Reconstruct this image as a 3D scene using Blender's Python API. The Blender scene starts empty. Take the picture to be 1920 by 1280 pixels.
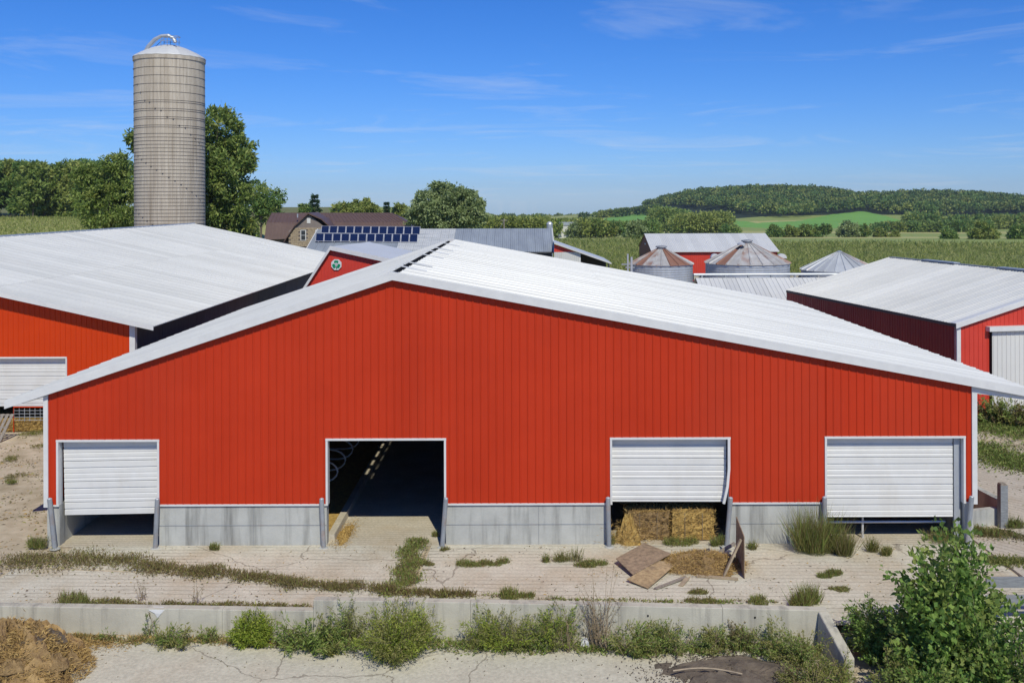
import bpy, math, random
import numpy as np
from mathutils import Vector, Matrix
rng = np.random.default_rng(7); random.seed(7)
S = bpy.context.scene; C = S.collection
# ------------------------------------------------------------ camera, sky, sun, exposure
EYE = 10.0; FPX = 1800.0; PU, PV = 974.0, 378.0; ROLL = 0.0035
cam = bpy.data.cameras.new('camera'); co = bpy.data.objects.new('camera', cam); C.objects.link(co)
cam.sensor_width = 36; cam.lens = FPX/1920*36
cam.shift_x = (960-PU)/1920; cam.shift_y = (PV-640)/1920
cam.clip_start = .5; cam.clip_end = 20000
co.location = (0, 0, EYE)
co.rotation_euler = (Matrix.Rotation(math.pi/2, 3, 'X') @ Matrix.Rotation(-ROLL, 3, 'Z')).to_euler()
S.camera = co
SUN = Vector((.72, -2.6, 3.05)).normalized()
w = bpy.data.worlds.new('World'); S.world = w; w.use_nodes = True
nt = w.node_tree; nt.nodes.clear(); nn = nt.nodes.new
sky = nn('ShaderNodeTexSky'); sky.sky_type = 'NISHITA'; sky.sun_disc = False
sky.sun_elevation = math.asin(SUN.z); sky.sun_rotation = math.atan2(SUN.x, SUN.y)
sky.altitude = 300; sky.air_density = 1.0; sky.dust_density = .1; sky.ozone_density = 5.0
tn = nn('ShaderNodeMixRGB'); tn.blend_type = 'MULTIPLY'; tn.inputs[0].default_value = 1; tn.inputs[2].default_value = (.61, .825, 1.33, 1); nt.links.new(sky.outputs[0], tn.inputs[1])
hs = nn('ShaderNodeHueSaturation'); hs.inputs['Saturation'].default_value = 1.1; hs.inputs['Value'].default_value = 1.0
nt.links.new(tn.outputs[0], hs.inputs['Color'])
# thin cirrus: noise on a plane overhead, so that it goes on all round
tc = nn('ShaderNodeTexCoord'); sx = nn('ShaderNodeSeparateXYZ'); nt.links.new(tc.outputs['Generated'], sx.inputs[0])
mz = nn('ShaderNodeMath'); mz.operation = 'MAXIMUM'; mz.inputs[1].default_value = .0; nt.links.new(sx.outputs['Z'], mz.inputs[0])
az = nn('ShaderNodeMath'); az.operation = 'ADD'; az.inputs[1].default_value = .07; nt.links.new(mz.outputs[0], az.inputs[0])
dv = nn('ShaderNodeVectorMath'); dv.operation = 'DIVIDE'
cz = nn('ShaderNodeCombineXYZ')
for i in range(3): nt.links.new(az.outputs[0], cz.inputs[i])
nt.links.new(tc.outputs['Generated'], dv.inputs[0]); nt.links.new(cz.outputs[0], dv.inputs[1])
mp = nn('ShaderNodeMapping'); mp.inputs['Scale'].default_value = (.42, .62, 0); mp.inputs['Rotation'].default_value = (0, 0, .5); mp.inputs['Location'].default_value = (2.077, 1.047, 0)
nt.links.new(dv.outputs[0], mp.inputs[0])
n1 = nn('ShaderNodeTexNoise'); n1.inputs['Scale'].default_value = 1.5; n1.inputs['Detail'].default_value = 9; n1.inputs['Roughness'].default_value = .62; n1.inputs['Distortion'].default_value = .9
nt.links.new(mp.outputs[0], n1.inputs['Vector'])
cr = nn('ShaderNodeValToRGB'); cr.color_ramp.elements[0].position = .525; cr.color_ramp.elements[1].position = .82
cr.color_ramp.elements[0].color = (0, 0, 0, 1); cr.color_ramp.elements[1].color = (.45, .45, .45, 1)
nt.links.new(n1.outputs[0], cr.inputs[0])
mx = nn('ShaderNodeMixRGB'); nt.links.new(cr.outputs[0], mx.inputs[0]); nt.links.new(hs.outputs[0], mx.inputs[1]); mx.inputs[2].default_value = (7.5, 8.2, 9.2, 1)
bg = nn('ShaderNodeBackground'); bg.inputs[1].default_value = .085; nt.links.new(mx.outputs[0], bg.inputs[0])
wo = nn('ShaderNodeOutputWorld'); nt.links.new(bg.outputs[0], wo.inputs[0])
sl = bpy.data.lights.new('sun', 'SUN'); sl.energy = 3.5; sl.angle = math.radians(.5); sl.color = (1, .955, .80)
so = bpy.data.objects.new('sun', sl); C.objects.link(so); so.rotation_euler = SUN.to_track_quat('Z', 'Y').to_euler(); so.location = (10, -20, 40)
S.view_settings.view_transform = 'Standard'; S.view_settings.look = 'None'; S.view_settings.gamma = 1; S.view_settings.exposure = 0.06
S.view_settings.use_curve_mapping = False
def at(u, v, Y):
    """world point at depth Y seen at photo pixel (u, v)"""
    du, dv_ = u-PU, v-PV
    a = du - ROLL*dv_; b = ROLL*du + dv_
    return Vector((a/FPX*Y, Y, EYE-b/FPX*Y))
def on(u, v, z):
    """world point at height z seen at photo pixel (u, v)"""
    b = ROLL*(u-PU) + (v-PV); return at(u, v, (EYE-z)*FPX/b)
# ------------------------------------------------------------ materials
def base_nodes(name):
    m = bpy.data.materials.new(name); m.use_nodes = True
    return m, m.node_tree, m.node_tree.nodes['Principled BSDF']
def M(name, col, col2=None, rough=.7, scale=2.0, stretch=(1, 1, 1), lo=.35, hi=.7, bump=0, bscale=60, spec=.3, metal=0, grime=None, gscale=.6, gamt=.5, gstretch=(1, 1, 1)):
    m, t, p = base_nodes(name); N = t.nodes.new; L = t.links.new
    col2 = col2 or tuple(c*.8 for c in col)
    g = N('ShaderNodeNewGeometry'); mp = N('ShaderNodeMapping'); mp.inputs['Scale'].default_value = stretch
    L(g.outputs['Position'], mp.inputs[0])
    n = N('ShaderNodeTexNoise'); n.inputs['Scale'].default_value = scale; n.inputs['Detail'].default_value = 8; n.inputs['Roughness'].default_value = .65
    L(mp.outputs[0], n.inputs['Vector'])
    r = N('ShaderNodeValToRGB'); r.color_ramp.elements[0].position = lo; r.color_ramp.elements[1].position = hi
    r.color_ramp.elements[0].color = (*col2, 1); r.color_ramp.elements[1].color = (*col, 1)
    L(n.outputs[0], r.inputs[0]); out = r.outputs[0]
    if grime:
        mp2 = N('ShaderNodeMapping'); mp2.inputs['Scale'].default_value = gstretch; mp2.inputs['Location'].default_value = (5.3, 2.1, .7); L(g.outputs['Position'], mp2.inputs[0])
        n2 = N('ShaderNodeTexNoise'); n2.inputs['Scale'].default_value = gscale; n2.inputs['Detail'].default_value = 7; n2.inputs['Roughness'].default_value = .6; L(mp2.outputs[0], n2.inputs['Vector'])
        r2 = N('ShaderNodeValToRGB'); r2.color_ramp.elements[0].position = .5; r2.color_ramp.elements[1].position = .72
        r2.color_ramp.elements[0].color = (0, 0, 0, 1); r2.color_ramp.elements[1].color = (gamt,)*3+(1,)
        L(n2.outputs[0], r2.inputs[0])
        mx = N('ShaderNodeMixRGB'); L(r2.outputs[0], mx.inputs[0]); L(out, mx.inputs[1]); mx.inputs[2].default_value = (*grime, 1); out = mx.outputs[0]
    L(out, p.inputs['Base Color']); p.inputs['Roughness'].default_value = rough; p.inputs['Specular IOR Level'].default_value = spec; p.inputs['Metallic'].default_value = metal
    if bump:
        n3 = N('ShaderNodeTexNoise'); n3.inputs['Scale'].default_value = bscale; n3.inputs['Detail'].default_value = 5; L(g.outputs['Position'], n3.inputs['Vector'])
        b = N('ShaderNodeBump'); b.inputs['Strength'].default_value = bump; b.inputs['Distance'].default_value = .03; L(n3.outputs[0], b.inputs['Height']); L(b.outputs[0], p.inputs['Normal'])
    return m
def per_object(m, lo, hi, col=None, thr=None):
    t = m.node_tree; N = t.nodes.new; L = t.links.new; p = t.nodes['Principled BSDF']; src = p.inputs['Base Color'].links[0].from_socket
    oi = N('ShaderNodeObjectInfo'); mr = N('ShaderNodeMapRange'); mr.inputs[3].default_value = lo; mr.inputs[4].default_value = hi; L(oi.outputs['Random'], mr.inputs[0])
    sc = N('ShaderNodeVectorMath'); sc.operation = 'SCALE'; L(src, sc.inputs[0]); L(mr.outputs[0], sc.inputs['Scale']); out = sc.outputs[0]
    if col:
        # rust running down the slope, heavier on some panels
        w = N('ShaderNodeTexWhiteNoise'); w.noise_dimensions = '1D'; L(oi.outputs['Random'], w.inputs['W'])
        g = N('ShaderNodeNewGeometry'); n = N('ShaderNodeTexNoise'); n.inputs['Scale'].default_value = 1.1; n.inputs['Detail'].default_value = 5; L(g.outputs['Position'], n.inputs['Vector'])
        a = N('ShaderNodeMath'); a.operation = 'ADD'; L(w.outputs['Value'], a.inputs[0]); L(n.outputs[0], a.inputs[1])
        r = N('ShaderNodeMapRange'); r.inputs[1].default_value = thr; r.inputs[2].default_value = thr+.3; r.inputs[4].default_value = .85; L(a.outputs[0], r.inputs[0])
        mx = N('ShaderNodeMixRGB'); L(r.outputs[0], mx.inputs[0]); L(out, mx.inputs[1]); mx.inputs[2].default_value = (*col, 1); out = mx.outputs[0]
    L(out, p.inputs['Base Color']); return m
def leafmat(name, cols, trans=.36, rough=.6):
    m, t, p = base_nodes(name); N = t.nodes.new; L = t.links.new
    g = N('ShaderNodeNewGeometry'); r = N('ShaderNodeValToRGB')
    e = r.color_ramp.elements
    while len(e) < len(cols): e.new(.5)
    for i, c in enumerate(cols): e[i].position = i/(len(cols)-1); e[i].color = (*c, 1)
    L(g.outputs['Random Per Island'], r.inputs[0]); L(r.outputs[0], p.inputs['Base Color']); p.inputs['Roughness'].default_value = rough; p.inputs['Specular IOR Level'].default_value = .25
    tr = N('ShaderNodeBsdfTranslucent'); L(r.outputs[0], tr.inputs[0]); ms = N('ShaderNodeMixShader'); ms.inputs[0].default_value = trans
    L(p.outputs[0], ms.inputs[1]); L(tr.outputs[0], ms.inputs[2]); L(ms.outputs[0], t.nodes['Material Output'].inputs[0])
    return m
def concrete(name, col, col2, groove=0, gdir=(0, 1), stain=(.3, .25, .18), cracks=0, samt=.45):
    m = M(name, col, col2, rough=.9, scale=1.1, lo=.3, hi=.75, bump=.25, bscale=35, grime=stain, gscale=.45, gamt=samt)
    t = m.node_tree; N = t.nodes.new; L = t.links.new; p = t.nodes['Principled BSDF']
    src = p.inputs['Base Color'].links[0].from_socket; g = N('ShaderNodeNewGeometry')
    fac = None
    if groove:
        # tooled grooves holding dirt
        d = N('ShaderNodeVectorMath'); d.operation = 'DOT_PRODUCT'; d.inputs[1].default_value = (gdir[0], gdir[1], 0); L(g.outputs['Position'], d.inputs[0])
        wn = N('ShaderNodeTexNoise'); wn.inputs['Scale'].default_value = .5; L(g.outputs['Position'], wn.inputs['Vector'])
        wm = N('ShaderNodeMath'); wm.operation = 'MULTIPLY_ADD'; wm.inputs[1].default_value = .12; L(wn.outputs[0], wm.inputs[0]); L(d.outputs['Value'], wm.inputs[2])
        dv = N('ShaderNodeMath'); dv.operation = 'DIVIDE'; dv.inputs[1].default_value = groove; L(wm.outputs[0], dv.inputs[0])
        fr = N('ShaderNodeMath'); fr.operation = 'FRACT'; L(dv.outputs[0], fr.inputs[0])
        lt = N('ShaderNodeMath'); lt.operation = 'LESS_THAN'; lt.inputs[1].default_value = .17; L(fr.outputs[0], lt.inputs[0])
        pn = N('ShaderNodeTexNoise'); pn.inputs['Scale'].default_value = .9; pn.inputs['Detail'].default_value = 6; L(g.outputs['Position'], pn.inputs['Vector'])
        pr = N('ShaderNodeMapRange'); pr.inputs[1].default_value = .35; pr.inputs[2].default_value = .7; pr.inputs[3].default_value = .05; pr.inputs[4].default_value = .75; L(pn.outputs[0], pr.inputs[0])
        f = N('ShaderNodeMath'); f.operation = 'MULTIPLY'; L(lt.outputs[0], f.inputs[0]); L(pr.outputs[0], f.inputs[1]); fac = f.outputs[0]
        mx = N('ShaderNodeMixRGB'); L(fac, mx.inputs[0]); L(src, mx.inputs[1]); mx.inputs[2].default_value = (.2, .16, .115, 1); src = mx.outputs[0]
    if cracks:
        wn = N('ShaderNodeTexNoise'); wn.inputs['Scale'].default_value = 1.3; wn.inputs['Detail'].default_value = 5; L(g.outputs['Position'], wn.inputs['Vector'])
        vm = N('ShaderNodeVectorMath'); vm.operation = 'MULTIPLY_ADD'; vm.inputs[1].default_value = (.55, .55, .55); L(wn.outputs['Color'], vm.inputs[0]); L(g.outputs['Position'], vm.inputs[2])
        vo = N('ShaderNodeTexVoronoi'); vo.feature = 'DISTANCE_TO_EDGE'; vo.inputs['Scale'].default_value = cracks; L(vm.outputs[0], vo.inputs['Vector'])
        lt = N('ShaderNodeMath'); lt.operation = 'LESS_THAN'; lt.inputs[1].default_value = .0028; L(vo.outputs[0], lt.inputs[0])
        mm = N('ShaderNodeMath'); mm.operation = 'MULTIPLY'; mm.inputs[1].default_value = .55; L(lt.outputs[0], mm.inputs[0])
        mx = N('ShaderNodeMixRGB'); L(mm.outputs[0], mx.inputs[0]); L(src, mx.inputs[1]); mx.inputs[2].default_value = (.15, .12, .09, 1); src = mx.outputs[0]
    # fine speckle
    sn = N('ShaderNodeTexNoise'); sn.inputs['Scale'].default_value = 14; sn.inputs['Detail'].default_value = 4; L(g.outputs['Position'], sn.inputs['Vector'])
    sr = N('ShaderNodeMapRange'); sr.inputs[1].default_value = .3; sr.inputs[2].default_value = .7; sr.inputs[3].default_value = .82; sr.inputs[4].default_value = 1.1; L(sn.outputs[0], sr.inputs[0])
    sm = N('ShaderNodeVectorMath'); sm.operation = 'SCALE'; L(src, sm.inputs[0]); L(sr.outputs[0], sm.inputs['Scale'])
    L(sm.outputs[0], p.inputs['Base Color'])
    return m
MT = {}
MT['red'] = M('red_metal', (.495, .038, .010), (.44, .032, .008), rough=.5, scale=.5, spec=.18, grime=(.40, .05, .022), gscale=.25, gamt=.5, gstretch=(1, 1, .25))
per_object(MT['red'], .99, 1.05)
MT['orange_red'] = M('orange_red_metal', (.58, .050, .005), (.52, .042, .004), rough=.5, scale=.5, spec=.18)
MT['bright_red'] = M('bright_red_metal', (.62, .06, .035), (.54, .045, .028), rough=.42, scale=.5, spec=.35)
MT['shade_red'] = M('shade_darkened_red_metal', (.30, .035, .03), (.24, .028, .025), rough=.5, scale=.8)  # red wall metal with the shade of unlit sides put into the colour
MT['white'] = M('white_metal', (.64, .64, .61), (.59, .59, .57), rough=.38, scale=.35, spec=.4, grime=(.50, .50, .48), gscale=.22, gamt=.35, gstretch=(.3, 1, 1))
per_object(MT['white'], .90, 1.05)
MT['grey_white'] = per_object(M('greyed_white_metal', (.57, .57, .55), (.52, .525, .51), rough=.4, scale=.35, spec=.4, grime=(.46, .46, .45), gscale=.25, gamt=.4), .92, 1.05)
MT['white_trim'] = M('white_trim_paint', (.68, .68, .66), (.61, .61, .60), rough=.4, scale=3)
MT['door_white'] = M('door_white_paint', (.70, .70, .68), (.64, .635, .61), rough=.4, scale=1.5, grime=(.55, .52, .46), gscale=1.6, gamt=.35, gstretch=(1, 1, .3))
MT['galv'] = M('galvanised_steel', (.50, .53, .56), (.38, .41, .45), rough=.45, scale=1.5, metal=.35, stretch=(1, 1, .25))
MT['galv_dull'] = M('dull_galvanised_steel', (.36, .38, .40), (.25, .27, .29), rough=.6, scale=2, metal=.2, grime=(.35, .2, .1), gscale=3, gamt=.4)
MT['greyroof'] = M('weathered_grey_roof', (.34, .38, .42), (.25, .28, .32), rough=.55, scale=.7, stretch=(1, .3, .3), metal=.1)
MT['paleroof'] = M('pale_weathered_roof', (.56, .57, .57), (.38, .40, .41), rough=.6, scale=.9, stretch=(.5, 2, 2))
MT['bin_rust'] = per_object(M('rusty_bin_roof', (.50, .50, .49), (.38, .36, .34), rough=.6, scale=1.6, metal=.1), .85, 1.1, (.25, .10, .05), .97)
MT['bin_rust_light'] = per_object(M('lightly_rusty_bin_roof', (.52, .54, .55), (.44, .46, .47), rough=.5, scale=1.1, metal=.2), .85, 1.1, (.33, .14, .06), 1.25)
MT['brown_roof'] = M('brown_metal_roof', (.135, .085, .07), (.11, .07, .06), rough=.5, scale=.8)
MT['siding'] = M('taupe_siding', (.25, .21, .19), None, rough=.7)
MT['stone'] = M('tan_stone', (.46, .37, .25), (.30, .235, .16), rough=.9, scale=2.2, bump=.4, bscale=5)
MT['glass'] = M('window_glass', (.03, .035, .04), None, rough=.08, spec=.6)
MT['panel'] = M('solar_cell', (.012, .022, .07), (.009, .015, .05), rough=.12, spec=.6, scale=6)
MT['alu'] = M('aluminium_frame', (.62, .63, .65), None, rough=.35, metal=.3)
MT['wood'] = M('weathered_wood', (.34, .30, .25), (.2, .17, .14), rough=.85, scale=4, stretch=(6, 6, .6), bump=.3)
MT['greywood'] = M('grey_timber', (.30, .32, .33), (.18, .19, .2), rough=.85, scale=4, stretch=(1, 6, 6))
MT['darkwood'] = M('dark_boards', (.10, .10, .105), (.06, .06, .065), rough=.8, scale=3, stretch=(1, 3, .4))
MT['osb'] = M('chipboard', (.46, .34, .19), (.27, .19, .105), rough=.85, scale=9, lo=.35, hi=.62, grime=(.16, .12, .09), gscale=1.5, gamt=.7)
MT['osb_dark'] = M('weathered_chipboard', (.34, .25, .165), (.19, .14, .095), rough=.9, scale=9, lo=.35, hi=.62)
MT['lumber'] = M('pale_lumber', (.45, .36, .24), (.3, .24, .17), rough=.8, scale=5)
MT['straw'] = M('straw', (.56, .38, .12), (.30, .185, .055), rough=.9, scale=11, lo=.35, hi=.65, bump=1, bscale=25)
MT['straw_brown'] = M('brown_straw', (.33, .22, .10), (.17, .11, .05), rough=.95, scale=11, lo=.35, hi=.65, bump=1, bscale=25)
MT['manure'] = M('strawy_manure', (.42, .28, .12), (.15, .09, .045), rough=.95, scale=2.6, lo=.3, hi=.62, bump=1, bscale=16)
MT['dirt'] = M('dark_soil', (.17, .135, .10), (.10, .08, .062), rough=.95, scale=3, bump=.8, bscale=18)
MT['interior'] = M('shade_dark_interior', (.07, .065, .06), None, rough=.9)  # darkness of loft and opening is put into this colour
MT['black'] = M('black_gap', (.012, .012, .014), None, rough=.9)
MT['yard'] = concrete('yard_concrete', (.645, .61, .495), (.51, .475, .375), groove=.235, gdir=(.02, 1), stain=(.43, .33, .2), samt=.6, cracks=.17)
MT['apron'] = concrete('apron_concrete', (.58, .52, .43), (.45, .39, .31), groove=.26, gdir=(.75, .66), stain=(.4, .3, .19))
MT['floor'] = concrete('barn_floor_concrete', (.60, .54, .43), (.48, .43, .33), groove=.16, gdir=(0, 1), stain=(.42, .29, .13))
MT['slab'] = concrete('smooth_slab_concrete', (.60, .56, .44), (.53, .49, .38), cracks=.21, stain=(.45, .35, .23), samt=.4)
MT['stem'] = M('stem_wall_concrete', (.50, .505, .47), (.39, .395, .37), rough=.9, scale=1.2, bump=.2, bscale=30, grime=(.19, .19, .175), gscale=2.0, gamt=.95, gstretch=(1.6, 1, .13))
MT['wallc'] = M('retaining_wall_concrete', (.56, .53, .43), (.44, .415, .34), rough=.9, scale=1.3, bump=.2, bscale=30, grime=(.25, .235, .2), gscale=2.2, gamt=.9, gstretch=(1.7, 1, .12))
MT['sand'] = M('sandy_ground', (.58, .50, .37), (.40, .33, .225), rough=.95, scale=1.3, bump=1, bscale=6, grime=(.27, .22, .135), gscale=.9, gamt=.75)
MT['grassg'] = M('rough_grass_ground', (.12, .15, .04), (.2, .19, .075), rough=.95, scale=.25, bump=.4, bscale=3)
MT['field_tan'] = M('ripe_field', (.46, .42, .17), (.36, .36, .12), rough=.95, scale=.05, stretch=(.3, 2, 1))
MT['field_olive'] = M('olive_field', (.28, .33, .09), (.22, .27, .07), rough=.95, scale=.06, stretch=(.3, 2, 1))
MT['field_green'] = M('green_hay_field', (.19, .38, .07), (.15, .32, .06), rough=.95, scale=.04)
MT['woodfloor'] = M('wood_floor_green', (.025, .04, .018), None, rough=1)
MT['corn'] = M('corn_canopy', (.22, .24, .07), (.14, .165, .045), rough=.9, scale=1.5)
MT['stave'] = M('silo_concrete', (.60, .53, .42), (.45, .39, .305), rough=.9, scale=1.0, stretch=(3, 3, .35), bump=.15, grime=(.30, .24, .17), gscale=.5, gamt=.7, gstretch=(2.5, 2.5, .12))
MT['hoop'] = M('rusty_hoop_steel', (.10, .08, .07), None, rough=.7)
MT['bark'] = M('bark', (.16, .13, .10), None, rough=.95, scale=6)
MT['twig'] = M('dry_twig', (.30, .23, .15), None, rough=.95)
MT['green_mark'] = M('green_emblem_paint', (.0, .26, .12), None, rough=.5)
MT['leaf_tree'] = leafmat('tree_leaves', [(0.107, 0.174, 0.038), (0.214, 0.300, 0.065), (0.378, 0.444, 0.140)])
MT['leaf_dark'] = leafmat('dark_tree_leaves', [(0.097, 0.181, 0.050), (0.163, 0.273, 0.071), (0.278, 0.371, 0.098)])
MT['leaf_pale'] = leafmat('pale_tree_leaves', [(0.169, 0.234, 0.089), (0.284, 0.359, 0.145), (0.453, 0.520, 0.243)])
MT['leaf_olive'] = leafmat('olive_tree_leaves', [(0.177, 0.224, 0.056), (0.295, 0.351, 0.089), (0.442, 0.463, 0.126)])
MT['conifer'] = leafmat('conifer_needles', [(0.029, 0.064, 0.032), (0.048, 0.096, 0.045), (0.080, 0.136, 0.056)], trans=.1)
MT['hillwood'] = leafmat('far_wood_leaves', [(0.054, 0.102, 0.028), (0.097, 0.159, 0.042), (0.183, 0.226, 0.065)], trans=.15)
MT['willow'] = leafmat('yellow_green_leaves', [(.17, .26, .03), (.29, .37, .045), (.42, .45, .09)])
MT['olive'] = leafmat('olive_weed_leaves', [(.16, .185, .04), (.26, .275, .075), (.38, .345, .13)])
MT['weed'] = leafmat('weed_leaves', [(0.122, 0.194, 0.045), (0.225, 0.310, 0.070), (0.367, 0.427, 0.123)])
MT['weed_dry'] = leafmat('dry_weed_leaves', [(.17, .125, .06), (.27, .205, .10), (.16, .15, .055), (.34, .27, .14)])
MT['grass'] = leafmat('grass_blades', [(.08, .12, .025), (.15, .18, .045), (.27, .25, .09)])
MT['bush'] = leafmat('glossy_bush_leaves', [(0.096, 0.174, 0.040), (0.161, 0.285, 0.058), (0.320, 0.448, 0.110)], rough=.4)
MT['cornleaf'] = leafmat('corn_leaves', [(.18, .23, .055), (.29, .34, .09), (.46, .44, .17)], trans=.4)
MT['strawbit'] = leafmat('straw_bits', [(.35, .22, .07), (.55, .38, .14), (.2, .125, .05)], trans=.1)
# ------------------------------------------------------------ mesh helpers
def link(o, parent=None):
    C.objects.link(o)
    if parent is not None: o.parent = parent
    return o
def tag(o, label=None, cat=None, group=None, kind=None):
    if label: o['label'] = label
    if cat: o['category'] = cat
    if group: o['group'] = group
    if kind: o['kind'] = kind
    return o
def thing(name, label, cat, loc=(0, 0, 0), rz=0, group=None):
    o = bpy.data.objects.new(name, None); o.location = loc; o.rotation_euler = (0, 0, rz); o.empty_display_size = .3
    return tag(link(o), label, cat, group)
class MB:
    def __init__(s): s.v = []; s.f = []; s.m = []
    def add(s, vs, fs, mi=0):
        b = len(s.v); s.v += [tuple(v) for v in vs]; s.f += [tuple(b+i for i in f) for f in fs]; s.m += [mi]*len(fs); return s
    def quad(s, a, b, c, d, mi=0): return s.add([a, b, c, d], [(0, 1, 2, 3)], mi)
    def hexa(s, p, mi=0):  # 8 points: bottom ring 0-3, top ring 4-7
        return s.add(p, [(3, 2, 1, 0), (4, 5, 6, 7), (0, 1, 5, 4), (1, 2, 6, 5), (2, 3, 7, 6), (3, 0, 4, 7)], mi)
    def box(s, x0, x1, y0, y1, z0, z1, mi=0):
        return s.hexa([(x0, y0, z0), (x1, y0, z0), (x1, y1, z0), (x0, y1, z0), (x0, y0, z1), (x1, y0, z1), (x1, y1, z1), (x0, y1, z1)], mi)
    def prism(s, poly, y0, y1, mi=0):  # poly of (x,z), extruded along y
        n = len(poly); vs = [(x, y0, z) for x, z in poly]+[(x, y1, z) for x, z in poly]
        return s.add(vs, [tuple(range(n)), tuple(range(2*n-1, n-1, -1))]+[(i, i+n, (i+1) % n+n, (i+1) % n) for i in range(n)], mi)
    def slab(s, poly, z0, z1, mi=0):   # poly of (x,y), extruded along z
        n = len(poly); vs = [(x, y, z0) for x, y in poly]+[(x, y, z1) for x, y in poly]
        return s.add(vs, [tuple(range(n-1, -1, -1)), tuple(range(n, 2*n))]+[(i, (i+1) % n, (i+1) % n+n, i+n) for i in range(n)], mi)
    def beam(s, a, b, wx, wz, mi=0):
        a, b = Vector(a), Vector(b); d = (b-a).normalized(); up = Vector((0, 0, 1)) if abs(d.z) < .95 else Vector((0, 1, 0))
        sd = d.cross(up).normalized()*wx/2; u2 = sd.cross(d).normalized()*wz/2
        return s.hexa([a-sd-u2, a+sd-u2, a+sd+u2, a-sd+u2, b-sd-u2, b+sd-u2, b+sd+u2, b-sd+u2], mi)
    def tube(s, pts, r, n=6, mi=0, caps=True):
        pts = [Vector(p) for p in pts]; rings = []; b0 = len(s.v)
        for i, p in enumerate(pts):
            d = (pts[min(i+1, len(pts)-1)]-pts[max(i-1, 0)]).normalized(); up = Vector((0, 0, 1)) if abs(d.z) < .9 else Vector((1, 0, 0))
            a = d.cross(up).normalized(); b = d.cross(a).normalized(); rr = r[i] if isinstance(r, (list, tuple)) else r
            s.v += [tuple(p+(a*math.cos(t)+b*math.sin(t))*rr) for t in [2*math.pi*k/n for k in range(n)]]
        for i in range(len(pts)-1):
            for k in range(n):
                s.f.append((b0+i*n+k, b0+i*n+(k+1) % n, b0+(i+1)*n+(k+1) % n, b0+(i+1)*n+k)); s.m.append(mi)
        if caps:
            e = b0+(len(pts)-1)*n
            s.f += [tuple(b0+k for k in range(n-1, -1, -1)), tuple(e+k for k in range(n))]; s.m += [mi, mi]
        return s
    def lathe(s, prof, n=32, mi=0, c=(0, 0)):
        b0 = len(s.v)
        for r, z in prof: s.v += [(c[0]+r*math.cos(2*math.pi*k/n), c[1]+r*math.sin(2*math.pi*k/n), z) for k in range(n)]
        for i in range(len(prof)-1):
            for k in range(n): s.f.append((b0+i*n+k, b0+i*n+(k+1) % n, b0+(i+1)*n+(k+1) % n, b0+(i+1)*n+k)); s.m.append(mi)
        return s
    def mesh(s, name, mats):
        me = bpy.data.meshes.new(name); me.from_pydata(s.v, [], s.f)
        for mm in (mats if isinstance(mats, (list, tuple)) else [mats]): me.materials.append(MT[mm] if isinstance(mm, str) else mm)
        if any(s.m): me.polygons.foreach_set('material_index', s.m)
        me.update(); return me
    def build(s, name, mats, parent=None, smooth=False):
        me = s.mesh(name, mats)
        if smooth: me.polygons.foreach_set('use_smooth', [True]*len(me.polygons))
        return link(bpy.data.objects.new(name, me), parent)
def inst(o, parent, **kw):
    c = o.copy(); link(c, None); c.parent = parent
    for k, v in kw.items(): setattr(c, k, v)
    return c
def quads_mesh(name, V, mats, parent=None, midx=None, n=4):
    V = np.asarray(V, dtype=np.float32).reshape(-1, 3); k = len(V)//n
    me = bpy.data.meshes.new(name); me.vertices.add(len(V)); me.vertices.foreach_set('co', V.ravel())
    me.loops.add(len(V)); me.loops.foreach_set('vertex_index', np.arange(len(V), dtype=np.int32))
    me.polygons.add(k); me.polygons.foreach_set('loop_start', np.arange(0, len(V), n, dtype=np.int32)); me.polygons.foreach_set('loop_total', np.full(k, n, dtype=np.int32))
    for mm in (mats if isinstance(mats, (list, tuple)) else [mats]): me.materials.append(MT[mm])
    if midx is not None: me.polygons.foreach_set('material_index', np.asarray(midx, dtype=np.int32))
    me.update(calc_edges=True); me.validate()
    return link(bpy.data.objects.new(name, me), parent)
def nrm(a): return a/np.maximum(np.linalg.norm(a, axis=-1, keepdims=True), 1e-9)
def leaves(P, D, L, W):
    """rhombic leaves: base P, direction D, length L, width W -> (n,4,3)"""
    P = np.asarray(P); D = nrm(np.asarray(D)); n = len(P)
    R = nrm(rng.normal(size=(n, 3))); sd = nrm(np.cross(D, R)); L = np.broadcast_to(L, n)[:, None]; W = np.broadcast_to(W, n)[:, None]
    mid = P+D*L*.45
    return np.stack([P, mid+sd*W/2, P+D*L, mid-sd*W/2], 1)
def rand_dirs(n): return nrm(rng.normal(size=(n, 3)))
# ribbed metal sheet: profile runs along x (local), sheet spans z bottom..top at y=0, ribs stand out to -y
def rib_profile(x0, x1, pitch=.2286, h=.02, extra=()):
    pts = []
    k = math.ceil((x0-.03)/pitch)
    while k*pitch-.032 < x1:
        c = k*pitch
        for dx, d in ((-.030, 0), (-.012, h), (.012, h), (.030, 0)):
            if x0 <= c+dx <= x1: pts.append((c+dx, d))
        k += 1
    for e in extra:
        if x0 < e < x1: pts += [(e-.0005, 0), (e+.0005, 0)]
    pts.append((x0, 0)); pts.append((x1, 0)); pts = sorted(set(pts)); return pts
def wall_sheet(name, x0, x1, y, top, bot, mat, parent, openings=(), h=.02, pitch=.2286):
    pr = rib_profile(x0, x1, h=h, pitch=pitch, extra=[e for o in openings for e in o[:2]])
    mb = MB()
    for (xa, da), (xb, db) in zip(pr[:-1], pr[1:]):
        xm = (xa+xb)/2; b = bot
        for o in openings:
            if o[0] <= xm <= o[1]: b = max(b, o[2])
        if top(xm) <= b: continue
        mb.quad((xa, y-da, b), (xb, y-db, b), (xb, y-db, top(xb)), (xa, y-da, top(xa)))
    if mb.f: return mb.build(name, mat, parent)
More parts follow.
